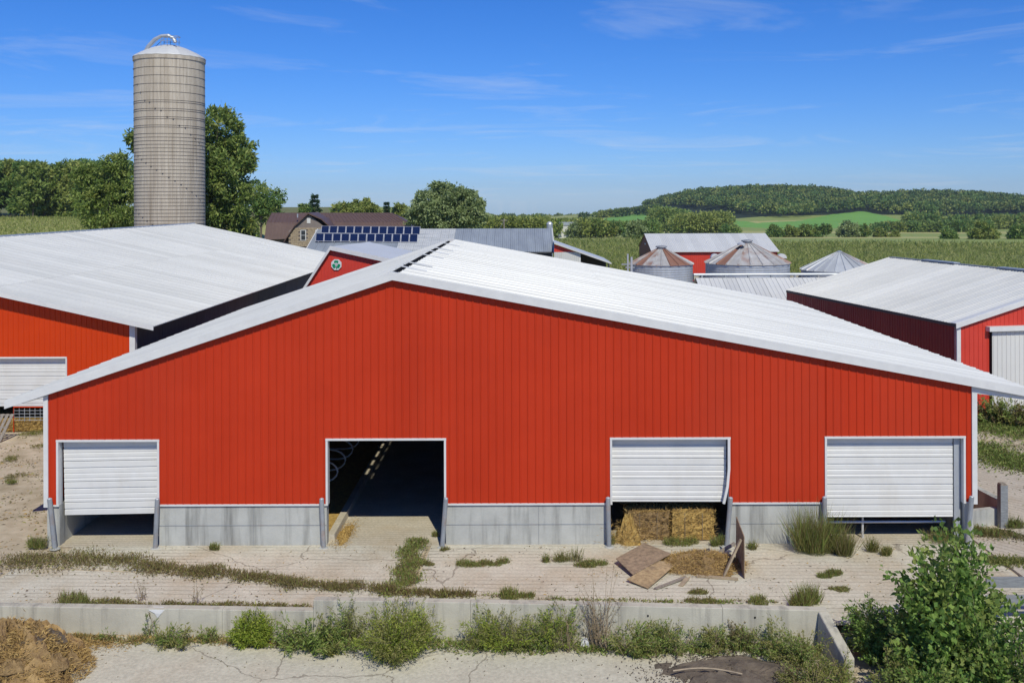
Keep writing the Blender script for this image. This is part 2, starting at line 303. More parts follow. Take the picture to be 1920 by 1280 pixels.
def siding(parent, x0, x1, y, top, bot, mat, openings=(), name='wall_sheet', h=.02):
    x = x0
    while x < x1-.01:
        wall_sheet(name, x, min(x+.9144, x1), y, top, bot, mat, parent, openings, h); x += .9144
def roof_sheets(parent, ridge, eave, y0, n, mat, seam=None, name='roof_sheet', h=.022):
    """ridge/eave = (x,z); n sheets of .9144 along y from y0; sheets lie on the slope, ribs up"""
    r = Vector((ridge[0], 0, ridge[1])); e = Vector((eave[0], 0, eave[1])); d = e-r; nv = Vector((-d.z, 0, d.x)).normalized()
    if nv.z < 0: nv = -nv
    def one(a, b, lift):
        pr = [(x, d*(1.7 if x < .04 else 1)) for x, d in rib_profile(0, .9144-.001, h=h)]; mb = MB()
        pa, pb = r+d*a+nv*lift, r+d*b+nv*lift
        for (xa, da), (xb, db) in zip(pr[:-1], pr[1:]):
            mb.quad(pa+nv*da+Vector((0, xa, 0)), pb+nv*da+Vector((0, xa, 0)), pb+nv*db+Vector((0, xb, 0)), pa+nv*db+Vector((0, xb, 0)))
        mb.quad(pa-nv*.03, pb-nv*.03, pb-nv*.03+Vector((0, .9144, 0)), pa-nv*.03+Vector((0, .9144, 0)))
        mb.quad(pb-nv*.03, pb, pb+Vector((0, .9144, 0)), pb-nv*.03+Vector((0, .9144, 0)))
        return mb.mesh(name, mat)
    ms = [one(0, 1, 0)] if seam is None else [one(0, seam+.01, .012), one(seam, 1, 0)]
    for k in range(n):
        for me in ms: 
            o = link(bpy.data.objects.new(name, me), parent); o.location = (0, y0+k*.9144, 0)
def section_door(parent, x0, x1, y, ztop, zbot, mat='door_white', tilt=0, name='overhead_door', label=None):
    """overhead door of ribbed sections; each section a sub-part"""
    d = bpy.data.objects.new(name, None); link(d, parent); d.location = ((x0+x1)/2, y, ztop); d.rotation_euler = (0, tilt, 0)
    if label: d['label'] = label
    hw = (x1-x0)/2; z = 0; H = ztop-zbot
    while z < H-.02:
        hh = min(.6, H-z); mb = MB(); t = -z; b = -(z+hh)
        prof = [(t-.004, .03), (t-.022, 0)]
        for q in (.2, .36, .5):
            if hh > q+.03: zz = t-q; dd = .03 if q == .2 else .01; prof += [(zz+.022, 0), (zz+.012, dd), (zz-.010, dd), (zz-.026, 0)]
        prof += [(b+.012, 0), (b+.004, .03)]
        for (za, da), (zb, db) in zip(prof[:-1], prof[1:]): mb.quad((-hw, da, zb if 0 else za), (-hw, db, zb), (hw, db, zb), (hw, da, za))
        mb.box(-hw, hw, .032, .06, b+.004, t-.004)
        mb.build('door_section', mat, d); z += hh
    return d
# ------------------------------------------------------------ terrain
def sstep(a, b, x):
    t = np.clip((np.asarray(x, float)-a)/(b-a), 0, 1); return t*t*(3-2*t)
CX = np.array([-200, 0, 60, 120, 160, 181, 231, 297, 364, 417, 471, 497, 551, 584, 631, 720, 1000, 2500])
CZ = np.array([0, 1, 5, 8, 11, 17, 29, 33, 32, 25, 22, 26, 25.5, 23, 16, 13, 10, 6])
def hgt(x, y):
    x = np.asarray(x, float); y = np.asarray(y, float)
    base = np.interp(y, [0, 100, 120, 300, 500, 700, 900, 1500, 2700], [-.04, -.04, -.5, -2.6, -8.4, -11, -13, -17, -31])
    left = np.interp(y, [92, 140, 250, 400, 1000, 2700], [-.04, 4.6, 6.0, 8, 4, -31])
    Lf = sstep(-30, -58, x); z = base*(1-Lf)+left*Lf
    z = z+np.interp(x, CX, CZ)*np.interp(y, [640, 740, 900, 960, 1200, 1500, 2500], [0, .04, .29, .38, 1, 1, .3])
    # lower yard in front of the retaining wall, banked up at its right end
    low = np.where((y < 23.0-.045*x), 1., 0.)*np.where(x < 7.3, 1, 0)*(y < 40)
    z = z-.50*low
    bank = (x >= 7.3)*(y < 26)*np.interp(y, [0, 19, 23.5, 26], [.5, .5, .3, 0]); z = z-bank
    return z
def proj(x, y, z):
    a = x/y*FPX; b = (EYE-z)/y*FPX
    return PU+a+ROLL*b, PV-ROLL*a+b
def inpoly(u, v, poly):
    c = np.zeros(u.shape, bool); j = len(poly)-1
    for i in range(len(poly)):
        xi, yi = poly[i]; xj, yj = poly[j]
        c ^= ((yi > v) != (yj > v)) & (u < (xj-xi)*(v-yi)/(yj-yi+1e-12)+xi); j = i
    return c
xs = np.unique(np.concatenate([[-2600, -1500, -900, -600, -450, -350], np.arange(-300, -20, 5), np.arange(-20, 7.2, 2), [7.28, 7.32], np.arange(8, 40, 2), np.arange(40, 760, 4), np.arange(780, 1300, 30), [1600, 2200, 2600]]))
ys = np.unique(np.concatenate([[2, 12, 18, 20], np.arange(21, 26, .2), np.arange(27, 100, 3), np.arange(100, 300, 6), np.arange(300, 1240, 6), np.arange(1260, 1600, 30), [1800, 2100, 2600]]))
GX, GY = np.meshgrid(xs, ys); GZ = hgt(GX, GY)
ny, nx = GX.shape
V = np.stack([GX, GY, GZ], -1).reshape(-1, 3)
idx = np.arange(ny*nx).reshape(ny, nx)
F = np.stack([idx[:-1, :-1], idx[:-1, 1:], idx[1:, 1:], idx[1:, :-1]], -1).reshape(-1, 4)
fc = V[F].mean(1); fu, fv = proj(fc[:, 0], fc[:, 1], fc[:, 2])
mi = np.zeros(len(F), int)                      # 0 sand near the barns
far = fc[:, 1] > 95; mi[far] = 1                # rough grass
mi[(fc[:, 1] > 105) & (fc[:, 0] < -45) & (fc[:, 1] < 245)] = 2      # ripe field to the left
strip = (np.floor((fc[:, 1]+.35*fc[:, 0])/70).astype(int)) % 3
fr = (fc[:, 1] > 255) & (fc[:, 0] > -60)
mi[fr] = np.where(strip == 0, 2, 3)[fr]
hill = (fc[:, 1] > 900) & (fc[:, 0] > 150) & (fc[:, 1] < 1700)
mi[hill] = 5
green = [(1340, 408), (1420, 418), (1500, 414), (1560, 402), (1618, 396), (1660, 405), (1692, 414), (1640, 423), (1560, 428), (1480, 430), (1350, 424)]
gmask = inpoly(fu, fv, green) & (fc[:, 1] > 640) & (fc[:, 1] < 1100); mi[gmask] = 4
g2 = inpoly(fu, fv, [(1100, 415), (1180, 402), (1228, 400), (1228, 414), (1190, 418)]) & (fc[:, 1] > 400); mi[g2] = 4
me = bpy.data.meshes.new('ground'); me.from_pydata(V.tolist(), [], F.tolist())
for k in ('sand', 'grassg', 'field_tan', 'field_olive', 'field_green', 'woodfloor'): me.materials.append(MT[k])
me.polygons.foreach_set('material_index', mi.astype(np.int32)); me.polygons.foreach_set('use_smooth', (fc[:, 1] > 60).tolist()); me.update()
tag(link(bpy.data.objects.new('ground', me)), kind='structure')
# ------------------------------------------------------------ yard slabs
def flat(name, poly, z, mat, t=.06):
    return tag(MB().slab(poly, z-t, z).build(name, mat), kind='structure')
def wallY(x): return 23.35-.045*(x+12)
flat('yard_slab', [(-13.9, wallY(-13.9)+.26), (-7.9, wallY(-7.9)+.26), (-2.95, wallY(-3)+.26), (-3.05, 25.2), (-7.9, 25.75), (-13.9, 26.35)], .0, 'yard')
flat('yard_slab', [(-13.0, 26.5), (-7.9, 25.83), (-3.08, 25.28), (-2.75, 27.96), (-13.0, 27.96)], .012, 'yard')
flat('yard_slab', [(-2.85, wallY(-3)+.26), (7.2, wallY(7.2)+.26), (13.2, 22.9), (13.2, 27.96), (-2.6, 27.96)], .006, 'yard')
flat('apron_slab', [(13.35, 24.2), (19.5, 25.0), (22.5, 38.0), (14.1, 36.5), (13.35, 29)], .004, 'apron')
flat('lower_slab', [(-16, 15), (7.0, 15), (6.2, wallY(6.2)-.04), (-16, wallY(-16)-.04)], -.46, 'slab', t=.1)
flat('gravel_drive', [(14.2, 39.2), (24, 40.8), (30, 44), (15.5, 42.6)], .0, 'sand')
# ------------------------------------------------------------ main red barn
FY = 28.0
root = thing('red_barn', 'large red ribbed metal barn with white roof and four doorways in front', 'barn', (0, FY, 0))
XL, XR, XA = -13.82, 13.22, -3.70; ZL, ZR, ZA = 4.46, 4.62, 7.78
def rtop(x): return ZA-(XA-x)*(ZA-ZL)/(XA-XL) if x < XA else ZA-(x-XA)*(ZA-ZR)/(XR-XA)
DOORS = [(-13.48, -10.57, 3.05), (-5.63, -2.21, 3.06), (2.66, 6.08, 3.06), (8.92, 12.93, 3.07)]
siding(root, XL, XR, 0, lambda x: rtop(x)-.01, 1.20, 'red', DOORS)
# concrete stem walls between the doorways
for x0, x1 in ((XL, -13.46), (-10.55, -5.66), (-2.18, 2.63), (6.11, 8.90), (12.96, XR)):
    mb = MB(); mb.box(x0, x1, .03, .33, -.15, 1.19); o = mb.build('stem_wall', 'stem', root)
    if x1-x0 > 2:
        MB().box(x0+.004, x1-.004, .018, .0295, .58, .592).build('form_line', 'galv_dull', o)
        MB().box((x0+x1)/2+.3, (x0+x1)/2+.31, .018, .0295, .0, 1.18).build('form_line', 'galv_dull', o)
    MB().box(x0+.0, x1, -.03, .02, 1.165, 1.215).build('base_trim', 'white_trim', root)
# door trims and jambs
for k, (x0, x1, zt) in enumerate(DOORS):
    MB().box(x0-.05, x1+.05, -.04, .20, zt, zt+.06).build('door_header', 'white_trim', root)
    for s, x in ((-1, x0), (1, x1)):
        if k == 2 and s == 1:   # bent jamb
            pts = [(x, -.01, zt), (x+.0, -.01, 2.2), (x-.05, -.03, 1.7), (x-.12, -.05, 1.4), (x-.17, -.06, 1.2)]
            mb = MB()
            for a, b in zip(pts[:-1], pts[1:]): mb.beam(a, b, .07, .07)
            tag(mb.build('door_jamb', 'white_trim', root), 'white door jamb bent inwards at its foot')
            MB().box(x, x+.035, .02, .22, 0, zt).build('door_jamb', 'galv', root)
        else:
            xa, xb = (x-.045, x+.015) if s < 0 else (x-.015, x+.045)
            MB().box(xa, xb, -.035, .24, 1.17, zt-.002).build('door_jamb', 'white_trim', root)
section_door(root, -13.42, -10.62, .2, 3.04, .86, tilt=math.radians(-.9), label='white overhead door pulled most of the way down, hanging slightly crooked')
section_door(root, 2.70, 6.05, .2, 3.05, 1.17, tilt=math.radians(.25), label='white overhead door half open above straw bales')
section_door(root, 8.97, 12.70, .2, 3.06, .70, label='widest white overhead door, nearly closed')
MB().box(12.72, 12.9, .16, .26, 0, 3.06).build('door_post', 'galv', root)
# corner trims, rake trims, roof
for x, z in ((XL, ZL), (XR, ZR)):
    s = -1 if x < 0 else 1
    MB().box(x-.07 if s < 0 else x-.06, x+.06 if s < 0 else x+.09, -.045, .35, 1.15, z-.02).build('corner_trim', 'white_trim', root)
NS = 27; Y0 = -.16; RL = NS*.9144
sl_, sr_ = (ZA-ZL)/(XA-XL), (ZA-ZR)/(XR-XA)
RZ = ZA+.16
EL, ER = (-14.95, RZ-(14.95+XA)*sl_), (14.95, RZ-(14.95-XA)*sr_)
GL, GR = (XA-.13, RZ-.13*sl_), (XA+.17, RZ-.17*sr_)
roof_sheets(root, GL, EL, Y0, NS, 'white', h=.03, seam=.5)
roof_sheets(root, GR, ER, Y0, NS, 'white', h=.03, seam=(3.25-GR[0])/(ER[0]-GR[0]))
for (gx, gz), (ex, ez) in ((GL, EL), (GR, ER)):
    for yy, nm in ((Y0-.03, 'rake_trim'), (Y0+RL+.005, 'rake_trim')):
        mb = MB(); xa = XA
        mb.hexa([(xa, yy, RZ-.20), (ex, yy, ez-.20), (ex, yy+.025, ez-.20), (xa, yy+.025, RZ-.20), (xa, yy, RZ+.035), (ex, yy, ez+.035), (ex, yy+.025, ez+.035), (xa, yy+.025, RZ+.035)]); mb.build(nm, 'white_trim', root)
    # flat cap strip of the rake on the roof
    mb = MB(); mb.hexa([(XA, Y0-.005, RZ+.027), (ex, Y0-.005, ez+.027), (ex, Y0+.14, ez+.027), (XA, Y0+.14, RZ+.027), (XA, Y0-.005, RZ+.037), (ex, Y0-.005, ez+.037), (ex, Y0+.14, ez+.037), (XA, Y0+.14, RZ+.037)]); mb.build('rake_cap', 'white_trim', root)
    wx, wz = (XL, ZL) if ex < 0 else (XR, ZR)
    mb = MB(); mb.hexa([(XA, -.035, ZA-.055), (wx, -.035, wz-.055), (wx, -.022, wz-.055), (XA, -.022, ZA-.055), (XA, -.035, ZA), (wx, -.035, wz), (wx, -.022, wz), (XA, -.022, ZA)]); mb.build('wall_trim', 'white_trim', root)
    # boxed eave end and eave fascia
    mb = MB(); mb.prism([(wx, wz-.24 if ex > 0 else wz-.08), (ex, ez-.30 if ex > 0 else ez-.2), (ex, ez-.06), (wx, wz+.1)], -.05, .0); mb.build('eave_end_panel', 'white_trim', root)
    MB().box(ex-.015, ex+.015, Y0, Y0+RL, ez-.2, ez-.035).build('eave_fascia', 'white_trim', root)
    # unseen underside added to block light leaks, coloured dark for the loft
    MB().hexa([(wx, .02, wz+.02), (wx*.999+.001, RL-.3, wz+.02), (gx, RL-.3, gz-.14), (gx, .02, gz-.14), (wx, .02, wz+.05), (wx, RL-.3, wz+.05), (gx, RL-.3, gz-.11), (gx, .02, gz-.11)]).build('roof_underside', 'interior', root)
# ridge gap with its brackets
for yb in (1.9, 3.9, 8.6, 11.3, 14.0, 18.6, 21.6):
    mb = MB(); mb.beam((XA-.75, yb, RZ-.75*sl_+.05), (XA, yb, RZ+.07), .09, .03); mb.beam((XA, yb, RZ+.07), (XA+.8, yb, RZ-.8*sr_+.055), .09, .03); mb.build('ridge_bracket', 'white_trim', root)
MB().box(XA-.05, XA+.06, .1, RL-.4, RZ-.42, RZ-.2).build('sun_split_board', 'darkwood', root)  # added board under the gap, splits the sun strip on the floor
for y in np.arange(1.2, RL-1, 1.22): MB().box(XA-.3, XA+.35, y-.16, y+.16+.25*random.random(), RZ-.36, RZ-.24).build('sun_break_block', 'darkwood', root)  # added blocks, break the sun strip into pieces
for gx, gz in (GL, GR): MB().box(gx-.012, gx+.012, Y0+.25, Y0+RL, gz-.16, gz-.015).build('ridge_gap_dark_edge', 'black', root)  # near-black plates put the darkness of the ridge gap into colour
# side and rear walls, inside
for x in (XL+.13, XR-.33): MB().box(x, x+.2, .34, RL-.5, .002, 1.2).build('inner_stem_wall', 'stem', root)
MB().box(XL, XL+.12, .34, RL-.4, -.1, ZL+.0).build('side_wall', 'red', root)
MB().box(XR-.12, XR, .34, RL-.4, -.1, ZR).build('side_wall', 'red', root)
MB().prism([(XL, -.1), (XR, -.1), (XR, ZR), (XA, ZA), (XL, ZL)], RL-.4, RL-.3).build('rear_wall', 'red', root)
MB().box(XL+.13, XR-.13, -.04, RL-.42, -.12, .001).build('barn_floor', 'floor', root)
MB().prism([(-5.72, 0.002), (-5.48, 0.002), (-5.5, .2), (-5.7, .2)], .34, RL-1).build('stall_curb', 'floor', root)
MB().box(-9.6, -5.73, .36, RL-1, .0015, .13).build('stall_bedding', 'straw', root)
mb = MB()
def loop_rail(y):
    pts = []
    for a in np.linspace(-90, 90, 9): pts.append((-6.65+.55*math.cos(math.radians(a)), y, 1.02+.36*math.sin(math.radians(a))))
    pts = [(-8.2, y, .66)]+pts+[(-8.2, y, 1.38)]
    MB().tube(pts, .03, 6).build('stall_loop', 'white_trim', root)
for y in np.arange(2.6, 20, 1.45): loop_rail(y)
MB().tube([(-8.2, .8, 1.38), (-8.2, 21, 1.38)], .03, 6).build('stall_rail', 'galv', root)
for x in (-8.6, 1.2, 7.4):
    for y in (6, 12, 18): MB().box(x-.08, x+.08, y-.08, y+.08, 0, rtop(x)-.1).build('roof_post', 'wood', root)
MB().tube([(8.95, .5, .47), (12.6, .5, .47)], .04, 8).build('gate_rail', 'alu', root)
MB().tube([(10.15, .5, .0), (10.15, .5, .9)], .035, 8).build('gate_upright', 'alu', root)
# ------------------------------------------------------------ steel pipe bollards beside the doorways
BOL = [((93, 935), (103, 1025), 'leaning steel pipe bollard at the corner left of the leftmost barn door'),
       ((295, 935), (291, 1027), 'steel pipe bollard right of the leftmost barn door'),
       ((603, 935), (607, 1027), 'steel pipe bollard left of the open dark doorway'),
       ((836, 934), (829, 1022), 'leaning steel pipe bollard right of the open dark doorway'),
       ((1140, 933), (1142, 1024), 'upright steel pipe bollard left of the doorway with straw bales'),
       ((1370, 933), (1362, 1020), 'leaning steel pipe bollard right of the doorway with straw bales'),
       ((1546, 932), (1546, 1018), 'steel pipe bollard behind tall grass left of the widest door'),
       ((1822, 931), (1813, 1010), 'leaning steel pipe bollard at the right front corner of the barn')]
for t, b, lab in BOL:
    pb = at(*b, 27.80); pt = at(*t, 27.86); pb.z = -.02
    r = thing('pipe_bollard', lab, 'bollard', (pb.x, pb.y, 0), group='pipe bollards at the barn doors')
    d = pt-Vector((pb.x, pb.y, 0)); MB().tube([(0, 0, -.05), tuple(d)], .068, 12).build('pipe', 'galv_dull', r)
    MB().tube([tuple(d), tuple(d*1.012), tuple(d*1.025)], [.068, .055, .02], 12).build('cap', 'galv', r)
    MB().lathe([(.0, .03), (.12, .025), (.15, .0)], 12).build('footing', 'stem', r)
# ------------------------------------------------------------ left barn
R2 = thing('orange_red_barn', 'long orange-red barn at the left with broad white roof and dark side wall', 'barn', (0, 42, 0))
LX, LZ, LRX, LRZ = -17.05, 4.52, -30.8, 8.0; lsl = (LRZ-4.66)/(30.8-15.84)
def ltop(x): return LRZ-.1-abs(x-LRX)*lsl
LD = [(-26.2, -19.87, 3.22)]
siding(R2, -44.5, LX, 0, ltop, .0, 'orange_red', LD)
MB().box(-26.25, -19.82, -.04, .2, 3.22, 3.29).build('door_header', 'white_trim', R2)
MB().box(-19.87, -19.81, -.04, .2, .0, 3.21).build('door_jamb', 'white_trim', R2)
section_door(R2, -26.1, -19.92, .2, 3.2, 1.08, label='white overhead door raised above straw bedding')
MB().box(LX-.02, LX+.22, -.045, .2, 0, ltop(LX)-.02).build('corner_trim', 'white_trim', R2)
NL = 54; LL = NL*.9144
for s in (1, -1):
    ex = LRX+s*14.96; ez = 4.66
    roof_sheets(R2, (LRX, LRZ), (ex, ez), -.5, NL, 'grey_white', seam=.5, h=.03)
    for yy in (-.53, -.5+LL):
        MB().hexa([(LRX, yy, LRZ-.17), (ex, yy, ez-.17), (ex, yy+.03, ez-.17), (LRX, yy+.03, LRZ-.17), (LRX, yy, LRZ+.03), (ex, yy, ez+.03), (ex, yy+.03, ez+.03), (LRX, yy+.03, LRZ+.03)]).build('rake_trim', 'white_trim', R2)
    wx = LRX+s*13.75
    y = 0.1
    while y < LL-1.2:
        MB().box(wx-.04, wx+.04+.01*random.random(), y, y+1.19, 0, ltop(wx)-.02).build('side_board', 'darkwood', R2); y += 1.2  # shade under the eave is put into the dark board colour
MB().tube([(LRX, -.5, LRZ+.03), (LRX, LL-.5, LRZ+.03)], .09, 6).build('ridge_cap', 'galv', R2)
MB().prism([(-44.5, 0), (LX, 0), (LX, ltop(LX)), (LRX, LRZ-.1), (-44.5, ltop(-44.5))], LL-1.0, LL-.9).build('rear_wall', 'orange_red', R2)
MB().box(-44.5, LX-.1, .3, LL-1.1, -.02, .012).build('barn_floor', 'floor', R2)
MB().box(-17.35, -16.98, .25, .45, 0, 4.3).build('wall_post', 'lumber', R2)
# ------------------------------------------------------------ right barn (turned about ten degrees)
N0 = at(1793, 609, 44.5); az = math.atan2(2.95, 16.4)
R3 = thing('turned_barn', 'red barn at the right with darker-coloured shaded side and tall white sliding door', 'barn', (N0.x, N0.y, 0), az)
EW = 4.27; RW = 7.1; RH = 6.28
def t3(x): return EW+.02+min(x, 2*RW-x)*(RH-EW)/RW-.03
SD = [(1.72, 7.5, 3.98)]
siding(R3, .12, 2*RW-.12, 0, t3, 0, 'bright_red', SD)
MB().box(.0, .2, -.05, .15, 0, EW-.05).build('corner_trim', 'white_trim', R3)
x = 1.74
while x < 7.4:
    wall_sheet('sliding_door_sheet', x, min(x+.9144, 7.45), -.12, lambda q: 3.86, .05, 'white', R3); x += .9144
MB().box(1.70, 1.75, -.14, -.02, .05, 3.86).build('door_edge', 'black', R3)
MB().prism([(1.5, 3.9), (7.6, 3.9), (7.6, 4.12), (1.5, 4.12)], -.32, -.02).build('door_track_cover', 'white_trim', R3)
NR = 19; LR3 = NR*.9144
for s in (0, 1):
    e = (-.12, EW-.0) if s == 0 else (2*RW+.12, EW)
    roof_sheets(R3, (RW, RH), e, -.15, NR, 'grey_white', seam=None, h=.03)
    MB().hexa([(RW, -.18, RH-.2), (e[0], -.18, EW-.2), (e[0], -.15, EW-.2), (RW, -.15, RH-.2), (RW, -.18, RH+.03), (e[0], -.18, EW+.03), (e[0], -.15, EW+.03), (RW, -.15, RH+.03)]).build('rake_trim', 'white_trim', R3)
    MB().hexa([(RW, -.16, RH+.027), (e[0], -.16, EW+.027), (e[0], .25, EW+.027), (RW, .25, RH+.027), (RW, -.16, RH+.036), (e[0], -.16, EW+.036), (e[0], .25, EW+.036), (RW, .25, RH+.036)]).build('rake_cap', 'white_trim', R3)
def side_sheets(root, x, y0, y1, z0, z1, mat, sgn):
    y = y0
    pr = rib_profile(0, .9134); mb = MB()
    for (xa, da), (xb, db) in zip(pr[:-1], pr[1:]): mb.quad((sgn*da, xa, z0), (sgn*db, xb, z0), (sgn*db, xb, z1), (sgn*da, xa, z1))
    me = mb.mesh('side_sheet', mat)
    while y < y1-.5:
        o = link(bpy.data.objects.new('side_sheet', me), root); o.location = (x, y, 0); y += .9144
side_sheets(R3, .0, .05, LR3-.3, 0, EW-.06, 'shade_red', -1)  # side wall's shade is painted in as a darker red
side_sheets(R3, 2*RW, .05, LR3-.3, 0, EW-.06, 'shade_red', 1)
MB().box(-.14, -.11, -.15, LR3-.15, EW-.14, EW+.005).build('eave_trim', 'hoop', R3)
MB().prism([(0, 0), (2*RW, 0), (2*RW, EW-.05), (RW, RH-.05), (0, EW-.05)], LR3-.4, LR3-.35).build('rear_wall', 'shade_red', R3)
MB().box(RW-.12, RW+.12, .0, LR3-.3, RH-.01, RH+.05).build('ridge_vent', 'galv_dull', R3)
for y in (3.2, 10.2): MB().box(RW-.2, RW+.2, y, y+3.2, RH+.03, RH+.10).build('ridge_cover', 'galv', R3)
# ------------------------------------------------------------ red gable building with emblem
A = at(622, 462, 62)
R4 = thing('emblem_gable_shed', 'red gabled shed with round clover emblem rising behind the big barn', 'shed', (A.x, A.y, 0), -math.radians(11))
AZ = A.z
def t4(x): return AZ-.12+(x*1.46 if x < 0 else -x*.2)
siding(R4, -2.9, 9.0, 0, t4, 2.0, 'bright_red')
for (x1, z1) in ((-3.0, AZ-3.0*1.46), (9.2, AZ-9.2*.2)):
    y1 = 7.0
    MB().hexa([(0, -.25, AZ-.10), (x1, -.25, z1-.10), (x1, y1, z1-.10), (0, y1, AZ-.10), (0, -.25, AZ), (x1, -.25, z1), (x1, y1, z1), (0, y1, AZ)]).build('roof_slope', 'white', R4)
    MB().hexa([(0, -.29, AZ-.22), (x1, -.29, z1-.22), (x1, -.255, z1-.22), (0, -.255, AZ-.22), (0, -.29, AZ+.05), (x1, -.29, z1+.05), (x1, -.255, z1+.05), (0, -.255, AZ+.05)]).build('rake_trim', 'white_trim', R4)
MB().prism([(-2.9, 2), (9, 2), (9, t4(9)), (0, AZ-.15), (-2.9, t4(-2.9))], 6.7, 6.8).build('rear_wall', 'bright_red', R4)
# emblem: white octagon with green clover
ec = (.34, -.06, AZ-1.17); er = .37
mb = MB(); mb.prism([(ec[0]+er*math.cos(math.radians(22.5+45*k)), ec[2]+er*math.sin(math.radians(22.5+45*k))) for k in range(8)], -.085, -.03); em = mb.build('emblem_plate', 'white_trim', R4)
mb = MB()
for ang in (90, 210, 330):
    cx, cz = ec[0]+.155*math.cos(math.radians(ang)), ec[2]+.155*math.sin(math.radians(ang))
    for da in (-35, 35):
        ox, oz = cx+.055*math.cos(math.radians(ang+da*1.9)), cz+.055*math.sin(math.radians(ang+da*1.9))
        mb.prism([(ox+.1*math.cos(2*math.pi*k/12), oz+.1*math.sin(2*math.pi*k/12)) for k in range(12)], -.098-.002*(da > 0)-.0005*ang/90, -.086)
mb.prism([(ec[0]-.02, ec[2]), (ec[0]+.02, ec[2]), (ec[0]+.05, ec[2]-.3), (ec[0]-.01, ec[2]-.3)], -.095, -.0862)
mb.build('clover', 'green_mark', em)
mb = MB()
for k, (a, b) in enumerate((((.07, .1), (-.05, .1)), ((-.05, .1), (-.05, .0)), ((-.05, .0), (.06, .0)), ((.06, .0), (.06, -.1)), ((.06, -.1), (-.07, -.1)))):
    mb.beam((ec[0]+a[0], -.108, ec[2]+a[1]), (ec[0]+b[0], -.108, ec[2]+b[1]), .02+.001*k, .035)
mb.build('emblem_letter', 'white_trim', em)
# ------------------------------------------------------------ grey-roofed barn with solar panels
R5 = thing('solar_barn', 'long barn with weathered grey metal roof and two rows of solar panels', 'barn', (0, 0, 0))
def q(u, v, Y): p = at(u, v, Y); return (p.x, p.y, p.z)
EYb, RYb = 105.0, 112.0
ze = at(800, 473, EYb).z; zr = at(800, 429, RYb).z
x0, x1 = -23.5, 3.75
secs = [(x0, -13.6, 'greyroof'), (-13.6, -7.4, 'paleroof'), (-7.4, x1, 'greyroof')]
def roofz(y): return ze+(y-EYb)*(zr-ze)/(RYb-EYb)
for xa, xb, m in secs:
    x = xa
    while x < xb-.01:
        xe = min(x+.9144, xb); mb = MB()
        pr = rib_profile(0, xe-x, h=.03)
        for (a, da), (b, db) in zip(pr[:-1], pr[1:]): mb.quad((x+a, EYb, ze+da), (x+b, EYb, ze+db), (x+b, RYb, zr+db), (x+a, RYb, zr+da))
        mb.build('roof_sheet', m, R5); x = xe
MB().hexa([(x0, EYb, ze-.12), (x1, EYb, ze-.12), (x1, RYb, zr-.12), (x0, RYb, zr-.12), (x0, EYb, ze-.02), (x1, EYb, ze-.02), (x1, RYb, zr-.02), (x0, RYb, zr-.02)]).build('roof_underside', 'darkwood', R5)
MB().hexa([(x0, RYb, zr-.1), (x1, RYb, zr-.1), (x1, 2*RYb-EYb, ze-.1), (x0, 2*RYb-EYb, ze-.1), (x0, RYb, zr+.0), (x1, RYb, zr+.0), (x1, 2*RYb-EYb, ze), (x0, 2*RYb-EYb, ze)]).build('rear_roof', 'greyroof', R5)
for x in (x0-.1, x1):
    MB().hexa([(x, EYb, ze-.25), (x+.1, EYb, ze-.25), (x+.1, RYb, zr-.25), (x, RYb, zr-.25), (x, EYb, ze+.06), (x+.1, EYb, ze+.06), (x+.1, RYb, zr+.06), (x, RYb, zr+.06)]).build('rake_trim', 'white_trim', R5)
MB().box(x0+.2, x1-.2, EYb+.3, EYb+.45, 0, ze-.05).build('front_wall', 'darkwood', R5)
MB().add([(x1-.25, EYb+.4, 0), (x1-.25, 2*RYb-EYb-.4, 0), (x1-.25, 2*RYb-EYb-.4, ze-.1), (x1-.25, RYb, zr-.15), (x1-.25, EYb+.4, ze-.1)], [(0, 1, 2, 3, 4)]).build('end_wall', 'bright_red', R5)
MB().add([(x0+.25, EYb+.4, 0), (x0+.25, 2*RYb-EYb-.4, 0), (x0+.25, 2*RYb-EYb-.4, ze-.1), (x0+.25, RYb, zr-.15), (x0+.25, EYb+.4, ze-.1)], [(0, 1, 2, 3, 4)]).build('end_wall', 'bright_red', R5)
# solar panels: the lower row stands in front on its own rack
def prow(TL, TR, BR, BL, Yt, Yb):
    tl, tr, br, bl = at(*TL, Yt), at(*TR, Yt), at(*BR, Yb), at(*BL, Yb)
    nv = (tr-tl).cross(bl-tl).normalized()
    if nv.y > 0: nv = -nv
    def P(s, t): return (tl*(1-s)+tr*s)*(1-t)+(bl*(1-s)+br*s)*t
    for k in range(12):
        a, b = k/12+.002, (k+1)/12-.002; mb = MB()
        c = [P(a, 1), P(b, 1), P(b, 0), P(a, 0)]; mb.hexa([p-nv*.05 for p in c]+[p for p in c]); 
        i = [P(a+.004, .965), P(b-.004, .965), P(b-.004, .035), P(a+.004, .035)]; o = mb.build('solar_panel', 'alu', R5)
        MB().hexa([p+nv*.002 for p in i]+[p+nv*.008 for p in i]).build('solar_cells', 'panel', o)
    for s in np.linspace(.03, .97, 7):
        a = P(s, 1); MB().beam(a-nv*.05, (a.x, a.y+.25, roofz(a.y+.25)-.03 if a.y+.25 < RYb else zr-.2), .07, .07).build('rack_leg', 'alu', R5)
prow((602.7, 423.6), (788.6, 424.7), (787.6, 439.8), (601.4, 436.6), 111.2, 110.2)
prow((592, 437.2), (784, 438.8), (783, 454), (591, 452), 108.9, 107.7)
